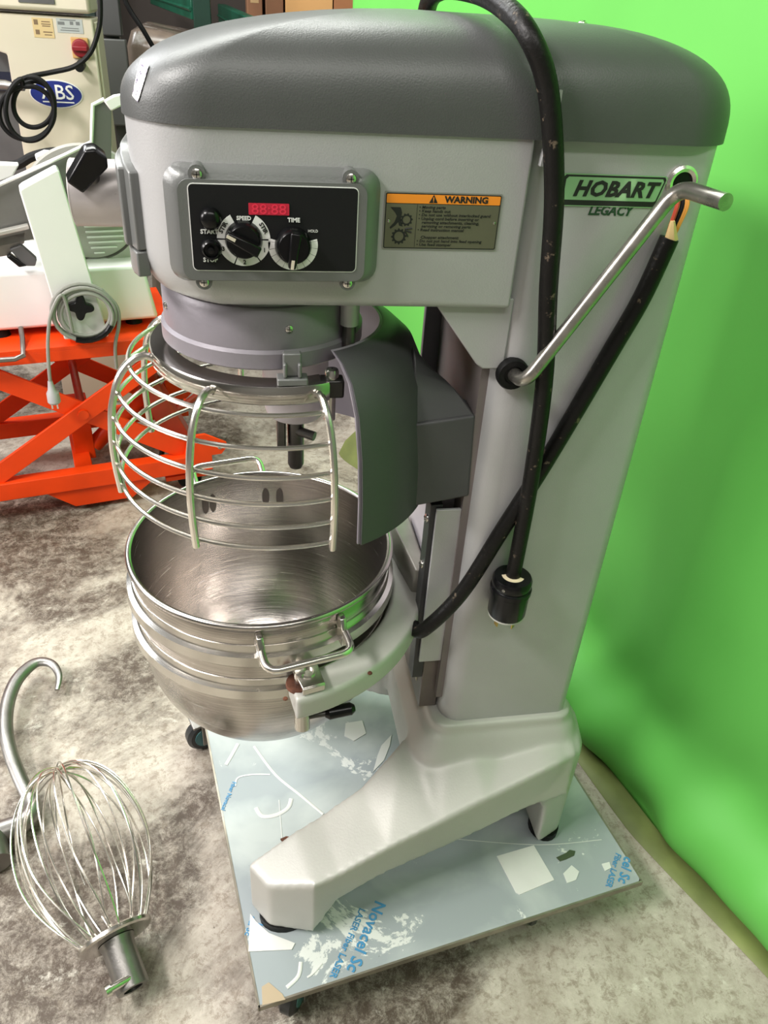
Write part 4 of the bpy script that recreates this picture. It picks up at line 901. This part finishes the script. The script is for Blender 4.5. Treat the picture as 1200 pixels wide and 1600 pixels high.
# ------------------------------------------------------------------ meat slicer on the lift
slc = thing('meat_slicer', 'white enamelled meat slicer with grey product tray standing on the orange lift', 'slicer', lp(0.05, 0.25, 0.622))
def sl_poly(pix, off): return [LM @ Vector((*[lpx(px, py, off)[0]], off, lpx(px, py, off)[1])) for px, py in pix]
bd_ = [(-0.62, 0.648), (0.405, 0.648), (0.375, 0.828), (-0.62, 0.828)]
sb_ = obj('body', MB().prism([LM @ Vector((s_, 0.10, z)) for s_, z in bd_], LY*0.36), SLICERW, slc, bevel=0.012, seg=3)
for (s_, o_) in ((-0.08, 0.14), (0.33, 0.16), (-0.08, 0.42), (0.33, 0.42)):
    obj('rubber_foot', MB().cyl(LM @ Vector((s_, o_, 0.622)), LM @ Vector((s_, o_, 0.650)), 0.028, 18, 0.022), RUBBER, slc)
am = sl_poly([(30, 298), (36, 293), (88, 265), (93, 268), (170, 526), (101, 531)], 0.0)
arm_o = obj('carriage_arm', MB().prism([p-LY*0.0 for p in am], LY*0.075), SLICERW, slc, bevel=0.006, seg=3)
kc = lpx(125, 478, -0.012); K = LM @ Matrix.Translation((kc[0], -0.012, kc[1]))
st_ = []
for k in range(40):
    a = 2*PI*k/40; rr = 0.031+0.009*math.cos(4*a+0.6); st_.append(K @ Vector((rr*math.cos(a), 0, rr*math.sin(a))))
obj('star_knob', MB().prism(st_, LY*-0.022), BLACK, slc, bevel=0.003)
obj('knob_stem', MB().cyl(K @ Vector((0, 0, 0)), K @ Vector((0, 0.02, 0)), 0.010, 14), BLACK, slc)
# product tray: sheet with a raised lip and an end stop
tray = sl_poly([(-60, 318), (143, 224), (143, 165), (152, 160), (172, 172), (172, 330), (60, 372), (-60, 398)], 0.10)
ty = obj('product_tray', MB().prism(tray, LY*0.012), SLICERG, slc, bevel=0.001)
lip = sl_poly([(-60, 315), (0, 288), (100, 243), (143, 222), (144, 190), (145, 164), (163, 155)], 0.085)
obj('tray_lip', MB().tube(lip, 0.0055, 8), SLICERW, ty)
tab = sl_poly([(162, 158), (178, 149), (190, 147), (197, 154), (196, 163), (174, 174)], 0.075)
obj('thumb_tab', MB().prism(tab, LY*0.020), SLICERW, ty, bevel=0.004)
sg = sl_poly([(143, 168), (163, 158), (174, 174), (174, 335), (144, 335)], 0.088)
obj('end_stop', MB().prism(sg, LY*0.010), mat('grey_end_stop', (0.16, 0.165, 0.15), 0.4, 0.5), ty, bevel=0.001)
obj('tray_runner', MB().prism(sl_poly([(-60, 376), (44, 352), (46, 358), (-60, 383)], 0.06), LY*0.03), SLICERL, ty, bevel=0.002)
obj('tray_underside', MB().prism(sl_poly([(-60, 384), (40, 362), (38, 380), (10, 400), (-60, 410)], 0.10), LY*0.03), DULL, ty, bevel=0.002)
obj('pusher_block', MB().prism(sl_poly([(15, 390), (33, 383), (58, 405), (55, 416), (38, 416)], 0.085), LY*0.03), GREYP, slc, bevel=0.003)
obj('pusher_grip', MB().prism(sl_poly([(10, 402), (16, 398), (42, 416), (30, 418)], 0.078), LY*0.03), BLACK, slc, bevel=0.003)
# blade guard disc with raised ribs, partly behind the mixer's hub
dc = lpx(140, 330, 0.20); D = LM @ Matrix.Translation((dc[0], 0.20, dc[1])) @ Matrix.Rotation(PI/2, 4, 'X')
dk = obj('blade_cover', MB().lathe([(0.001, 0.012), (0.135, 0.012), (0.142, 0.008), (0.142, -0.02), (0.001, -0.02)], 56, M=D), SLICERL, slc)
obj('blade_guard_ring', MB().lathe([(0.147, -0.02), (0.150, 0.010), (0.190, 0.004), (0.192, -0.03)], 56, M=D), SLICERL, slc)
for k in range(11):
    z = -0.125+k*0.0165; hw = math.sqrt(max(0.0, 0.128**2-z*z))
    obj('cover_rib', MB().box(-hw*0.2, hw, z-0.003, z+0.003, 0.011, 0.018, D), SLICERW, dk, bevel=0.002)
obj('motor_housing', MB().box(-0.62, -0.10, 0.24, 0.44, 0.82, 0.95, LM), SLICERL, slc, bevel=0.02, seg=3)
obj('blade_support', MB().prism([LM @ Vector((s_, 0.24, z)) for s_, z in ((0.12, 0.82), (0.365, 0.82), (0.33, 0.90), (0.16, 0.96))], LY*0.16), SLICERL, slc, bevel=0.01)
obj('sharpener_box', MB().prism(sl_poly([(-10, 256), (30, 258), (20, 276), (-10, 286)], 0.30), LY*0.05), SLICERW, slc, bevel=0.004)
obj('top_cap', MB().prism(sl_poly([(55, 245), (70, 238), (108, 242), (104, 262), (60, 262)], 0.32), LY*0.05), SLICERW, slc, bevel=0.004)
obj('drip_handle', MB().tube([LM @ Vector((-0.30, -0.03, 0.612)), LM @ Vector((-0.05, -0.03, 0.606)), LM @ Vector((-0.025, -0.03, 0.614)), LM @ Vector((-0.02, 0.06, 0.634)), LM @ Vector((-0.02, 0.12, 0.66))], 0.008, 10), DULL, slc)
# its grey cord coiled on the star knob
GC_ = mat('grey_cord_rubber', (0.27, 0.265, 0.24), 0.5)
cc_ = lpx(134, 490, -0.03); loops = []
for k in range(0, 118):
    t = k/26*2*PI; rr_ = 0.083+0.010*math.sin(t*0.37+1)+0.006*math.sin(t*0.9)
    loops.append(LM @ Vector((cc_[0]+0.004*math.sin(t*0.23)+rr_*math.cos(t+0.9), -0.022-0.00012*k+0.004*math.sin(t*0.5), cc_[1]+0.92*rr_*math.sin(t+0.9))))
def lq(px, py, o_): s_, z = lpx(px, py, o_); return LM @ Vector((s_, o_, z))
sc_ = thing('slicer_cord', 'grey power cord coiled on the knob of the white slicer with its plug dangling', 'cord', lq(80, 610, -0.04))
obj('coiled_cable', MB().tube(loops, 0.0056, 8), GC_, sc_)
tail = [loops[-1], lq(98, 462, -0.04), lq(80, 490, -0.042), lq(75, 530, -0.042), lq(76, 570, -0.042), lq(79, 602, -0.042)]
obj('hanging_cable', MB().tube(smooth_path(tail, 8), 0.0056, 8), GC_, sc_)
obj('supply_cable', MB().tube(smooth_path([loops[0], lq(182, 478, -0.025), lq(186, 505, -0.02), lq(180, 540, -0.02), lq(182, 575, 0.0)], 8), 0.0056, 8), GC_, sc_)
pb_ = lq(79, 600, -0.042)
sp_ = obj('cord_plug', MB().tube([pb_+Vector((0, 0, 0.010)), pb_+Vector((0, 0, -0.020)), pb_+Vector((0.001, 0, -0.030)), pb_+Vector((0.001, 0, -0.060)), pb_+Vector((0.001, 0, -0.066))], [0.007, 0.012, 0.019, 0.020, 0.016], 16), mat('pale_grey_plug', (0.42, 0.41, 0.42), 0.45), sc_)
for dx in (-0.008, 0.008): obj('plug_blade', MB().box(pb_.x+dx-0.0025, pb_.x+dx+0.0025, pb_.y-0.001, pb_.y+0.001, pb_.z-0.086, pb_.z-0.064), STEEL, sp_)
obj('cord_tie', MB().tube([loops[i] + LY*-0.004 for i in range(92, 99)], 0.0085, 10), BLACK, sc_)

# ------------------------------------------------------------------ cream dough machine behind
AY = 2.20
cab = thing('dough_machine', 'tall cream machine cabinet with red switch and blue oval badge behind the slicer', 'machine', (-0.63, AY+0.3, 0))
cb = obj('cabinet_body', MB().prism([Vector((x, AY, z)) for x, z in ((-0.80, 0.0), (-0.475, 0.0), (-0.475, 1.462), (-0.86, 1.462), (-0.86, 1.365), (-0.775, 1.340))], (0, 0.17, 0)), CREAM, cab, bevel=0.006)
obj('side_panel', MB().box(-0.475, -0.466, AY+0.02, AY+0.17, 0.02, 1.450), CREAM, cab, bevel=0.003)
obj('cabinet_lid', MB().box(-1.20, -0.472, AY-0.03, AY+0.16, 1.475, 1.74), CREAM, cab, bevel=0.012)
obj('lid_vent', MB().box(-0.70, -0.585, AY-0.034, AY-0.028, 1.497, 1.55), GREYP, cab)
a_ = at(88, 147, y=AY-0.003)
ov = lambda rx, rz, th, y: MB().prism([Vector((a_.x+rx*math.cos(t), y, a_.z+rz*math.sin(t))) for t in np.linspace(0, 2*PI, 40, endpoint=False)], (0, -th, 0))
bg = obj('oval_badge', ov(0.0905, 0.0455, 0.003, AY), WHITE, cab, smooth=0)
obj('badge_field', ov(0.087, 0.042, 0.0015, AY-0.003), mat('navy_badge_print', (0.012, 0.025, 0.20), 0.4), bg, smooth=0)
text('lettering', 'ABS', 0.066, Vector((a_.x+0.006, AY-0.0052, a_.z+0.004)), WHITE, bg, depth=0.0006, bold=0.0006)
obj('badge_line', MB().box(a_.x-0.050, a_.x+0.058, AY-0.0050, AY-0.0044, a_.z-0.0275, a_.z-0.0235), WHITE, bg, smooth=0)
def sticker(x0, y0, x1, y1, m, name):
    p, q = at(x0, y0, y=AY), at(x1, y1, y=AY)
    return obj(name, MB().box(p.x, q.x, AY-0.0015, AY, q.z, p.z), m, cab, smooth=0), p, q
yst, p, q = sticker(49, 27, 86, 60, mat('yellow_sticker', (0.62, 0.47, 0.24), 0.5), 'yellow_sticker')
for (fx, fz, w_, h_) in ((0.18, 0.78, 0.20, 0.26), (0.20, 0.28, 0.20, 0.24), (0.66, 0.82, 0.42, 0.05), (0.66, 0.70, 0.46, 0.05), (0.66, 0.60, 0.40, 0.05), (0.70, 0.30, 0.46, 0.06), (0.70, 0.16, 0.36, 0.05)):
    cx, cz = p.x+(q.x-p.x)*fx, q.z+(p.z-q.z)*fz; W, H_ = (q.x-p.x)*w_/2, (p.z-q.z)*h_/2
    obj('sticker_print', MB().box(cx-W, cx+W, AY-0.0019, AY-0.0014, cz-H_, cz+H_), mat('brown_print', (0.20, 0.13, 0.07), 0.5), yst, smooth=0)
gst, p, q = sticker(87, 28, 131, 53, mat('blue_grey_sticker', (0.42, 0.45, 0.44), 0.5), 'grey_sticker')
for (fx, fz, w_, h_) in ((0.45, 0.90, 0.60, 0.07), (0.18, 0.66, 0.26, 0.22), (0.58, 0.70, 0.13, 0.24), (0.82, 0.70, 0.15, 0.24), (0.5, 0.34, 0.66, 0.06), (0.48, 0.18, 0.72, 0.06)):
    cx, cz = p.x+(q.x-p.x)*fx, q.z+(p.z-q.z)*fz; W, H_ = (q.x-p.x)*w_/2, (p.z-q.z)*h_/2
    obj('sticker_print', MB().box(cx-W, cx+W, AY-0.0019, AY-0.0014, cz-H_, cz+H_), mat('grey_print', (0.16, 0.17, 0.17), 0.5), gst, smooth=0)
s_ = at(126, 75, y=AY)
sw = obj('isolator_switch', MB().box(s_.x-0.029, s_.x+0.029, AY-0.010, AY, s_.z-0.032, s_.z+0.032), mat('yellow_switch_plate', (0.58, 0.34, 0.12), 0.5), cab, bevel=0.003)
REDK = mat('red_switch_knob', (0.22, 0.012, 0.018), 0.35)
obj('switch_knob', MB().lathe([(0.029, 0), (0.029, 0.010), (0.025, 0.018), (0.001, 0.018)], 30, M=T((s_.x+0.002, AY-0.010, s_.z)) @ FRONT).box(s_.x-0.022, s_.x+0.026, AY-0.042, AY-0.026, s_.z-0.006, s_.z+0.006), REDK, sw, bevel=0.001)
g_ = at(127, 101, y=AY); obj('cable_gland', MB().cyl((g_.x, AY, g_.z), (g_.x, AY-0.05, g_.z-0.004), 0.016, 16), RUBBER, cab)
obj('side_arm_unit', MB().box(-1.30, -0.79, AY+0.12, AY+0.42, 0.70, 1.36), GREYP, cab, bevel=0.01)
obj('side_arm_band', MB().box(-1.30, -0.785, AY+0.10, AY+0.12, 1.215, 1.275), mat('navy_band', (0.008, 0.011, 0.03), 0.4), cab)
obj('guard_lever', MB().tube([at(-25, 130, y=AY-0.07), at(10, 133, y=AY-0.10), at(38, 139, y=AY-0.12)], [0.016, 0.016, 0.007], 12), DULL, cab)
obj('side_tray', MB().box(-1.30, -0.80, AY+0.02, AY+0.30, 0.62, 0.70), SLICERL, cab, bevel=0.006)
# its black cable: hangs in loops from the lever
cbl = thing('machine_cable', 'black cable hanging in loops on the front of the cream machine', 'cable', at(45, 215, y=AY-0.11))
yc = AY-0.09
cp_ = [at(156, -20, y=yc), at(157, 25, y=yc), at(152, 55, y=yc), at(140, 84, y=yc), at(116, 104, y=yc), at(80, 113, y=yc), at(45, 120, y=yc-0.02), at(22, 130, y=yc-0.03)]
for k, (rx, ry, cx, cy) in enumerate(((32, 36, 53, 163), (43, 42, 42, 176), (38, 50, 47, 170))):
    for t in np.linspace(PI*0.62, PI*0.62+2*PI*0.96, 16):
        cp_.append(at(cx+rx*math.cos(-t), cy+ry*math.sin(-t), y=yc-0.035-0.012*k))
obj('cable', MB().tube(smooth_path(cp_, 4), 0.0082, 9), RUBBER, cbl)
lo_ = [at(-20, 262, y=AY-0.2), at(25, 258, y=AY-0.2), at(50, 245, y=AY-0.2), at(80, 238, y=AY-0.2), at(108, 240, y=AY-0.2), at(140, 262, y=AY-0.2)]
obj('lower_cable', MB().tube(smooth_path(lo_, 6), 0.016, 10), RUBBER, cbl)

# ------------------------------------------------------------------ storage behind: steel post, wrapped pallet, racking, boxes
pt = thing('steel_post', 'dark grey steel post with a bolted-on box beside the cream machine', 'post', (-0.47, 3.02, 0))
obj('post', MB().box(-0.545, -0.485, 3.0, 3.06, 0, 2.4), GREYP, pt)
obj('post_box', MB().box(-0.575, -0.455, 2.95, 3.0, 1.02, 1.36), mat('grey_junction_box', (0.11, 0.11, 0.105), 0.5), pt, bevel=0.006)
obj('post_box_upper', MB().box(-0.565, -0.465, 2.95, 3.0, 1.37, 1.75), mat('grey_junction_box'[:0]+'dark_box_paint', (0.07, 0.07, 0.07), 0.5), pt, bevel=0.006)
obj('post_cable', MB().tube(smooth_path([(-0.47, 2.92, 1.75), (-0.44, 2.92, 1.52), (-0.37, 2.90, 1.40), (-0.33, 2.9, 1.33)], 6), 0.010, 8), RUBBER, pt)
WRAP = mat('wrapped_goods', (0.20, 0.155, 0.12), 0.22, 0, 0.55, 5, 0.9, 14, stretch=(1, 1, 0.35), rvar=0.1, spots=((0.52, 0.49, 0.45), 7, 0.56, 0.10))
wpd = thing('wrapped_pallet', 'pallet load of goods in clear stretch film standing behind the mixer head', 'pallet', (-0.28, 3.3, 0))
rr = []
for z, ins in ((0.12, 0.0), (0.4, 0.012), (0.75, -0.01), (1.05, 0.01), (1.30, 0.0), (1.365, 0.02), (1.38, 0.06)):
    rr.append([Vector((x+0.01*math.sin(9*y+7*z), y+0.012*math.sin(8*x+5*z), z+(0.02*math.sin(11*x) if z > 1.2 else 0))) for x, y in rrect(-0.475+ins, -0.02-ins, 3.12+ins, 3.81-ins, 0.04, 5)])
obj('film_wrapped_load', MB().loft(rr), WRAP, wpd, smooth=60)
WOOD = mat('pallet_wood', (0.30, 0.19, 0.10), 0.7, 0, 0.2, 10)
for k in range(5): obj('pallet_board', MB().box(-0.50, 0.0, 3.12+k*0.155, 3.21+k*0.155, 0.095, 0.118), WOOD, wpd)
for x in (-0.49, -0.29, -0.09): obj('pallet_block', MB().box(x, x+0.08, 3.12, 3.83, 0.0, 0.095), WOOD, wpd)
RACK = mat('green_rack_paint', (0.008, 0.095, 0.052), 0.4, 0, 0.25, 6)
RACKD = mat('dark_green_rack_paint', (0.006, 0.035, 0.022), 0.45, 0, 0.3, 9)
rk = thing('pallet_rack', 'green steel pallet rack with stepped beams behind the mixer', 'rack', (0.0, 3.0, 0))
u0 = at(316, 20, y=2.86)
obj('rack_upright', MB().box(u0.x-0.036, u0.x+0.036, 2.82, 2.90, 0, 2.3), RACKD, rk, bevel=0.003)
def beam(p, q, h, name='rack_beam'):
    d = (q-p); n = Vector((-d.y, d.x, 0)).normalized()*0.05
    o_ = obj(name, MB().hexa([p, q, q+n, p+n], [v+Vector((0, 0, h)) for v in (p, q, q+n, p+n)]), RACK, rk, bevel=0.004)
    e_ = Vector((0, 0, h*0.45)); f_ = d.normalized()
    obj('beam_rib', MB().tube([p+e_, q+e_], 0.008, 6), RACK, o_)
pb1 = at(299, 31, y=2.92); pb0 = at(240, 8, z=pb1.z)
pb0 = pb1+(pb0-pb1).normalized()*1.9
beam(pb0, pb1, 0.085)
pc1 = at(388, 28, y=2.75); pc0 = at(345, 8, z=pc1.z); pc0 = pc1+(pc0-pc1).normalized()*2.0
beam(pc0-Vector((0, 0, 0.11)), pc1-Vector((0, 0, 0.11)), 0.11)
for (x, y) in ((u0.x-0.75, 4.9), (u0.x+0.9, 4.2)): obj('rack_upright', MB().box(x-0.036, x+0.036, y-0.04, y+0.04, 0, 2.3), RACKD, rk, bevel=0.003)
obj('rear_beam', MB().box(u0.x+0.20, u0.x+0.86, 4.18, 4.23, 1.10, 1.19), RACK, rk, bevel=0.004)
obj('shelf_deck', MB().box(u0.x+0.22, u0.x+0.86, 3.30, 4.20, 1.19, 1.205), mat('shelf_steel', (0.09, 0.08, 0.07), 0.6), rk)
CARD = mat('brown_cardboard', (0.66, 0.37, 0.14), 0.7, 0, 0.06, 5)
CARDB = mat('red_brown_cardboard', (0.23, 0.105, 0.05), 0.7, 0, 0.12, 6)
def carton(x0, x1, y0, y1, z0, z1, m, label, flap=True):
    t = thing('cardboard_box', label, 'box', ((x0+x1)/2, (y0+y1)/2, z0), 'boxes on the rack shelf')
    obj('box_body', MB().box(x0, x1, y0, y1, z0, z1), m, t, bevel=0.003)
    obj('box_flap', MB().box(x0+0.002, x1-0.002, y0+0.002, (y0+y1)/2-0.001, z1, z1+0.004), m, t)
    obj('box_flap', MB().box(x0+0.002, x1-0.002, (y0+y1)/2+0.001, y1-0.002, z1, z1+0.004), m, t)
    obj('packing_tape', MB().box((x0+x1)/2-0.02, (x0+x1)/2+0.02, y0-0.001, y0+0.001, z1-0.09, z1), mat('tan_tape', (0.45, 0.30, 0.15), 0.3), t)
zz = 1.206
q0, q1, q2, q3 = at(415, 8, y=3.42).x, at(446, 8, y=3.42).x, at(520, 8, y=3.42).x, at(540, 8, y=3.42).x
carton(at(386, 8, y=3.44).x, q0-0.015, 3.44, 3.9, zz, zz+0.40, CARDB, 'short dark brown carton standing next to the green rack beam')
carton(q0, q1-0.01, 3.42, 3.9, zz, zz+0.50, CARDB, 'narrow red-brown carton between the short dark carton and the large tan carton')
carton(q1, q2, 3.42, 3.95, zz, zz+0.60, CARD, 'large plain tan carton on the rack shelf')
carton(q2+0.006, q3+0.10, 3.42, 3.9, zz, zz+0.55, mat('orange_brown_cardboard', (0.36, 0.15, 0.06), 0.7), 'orange-brown carton next to the green backdrop edge on the rack')
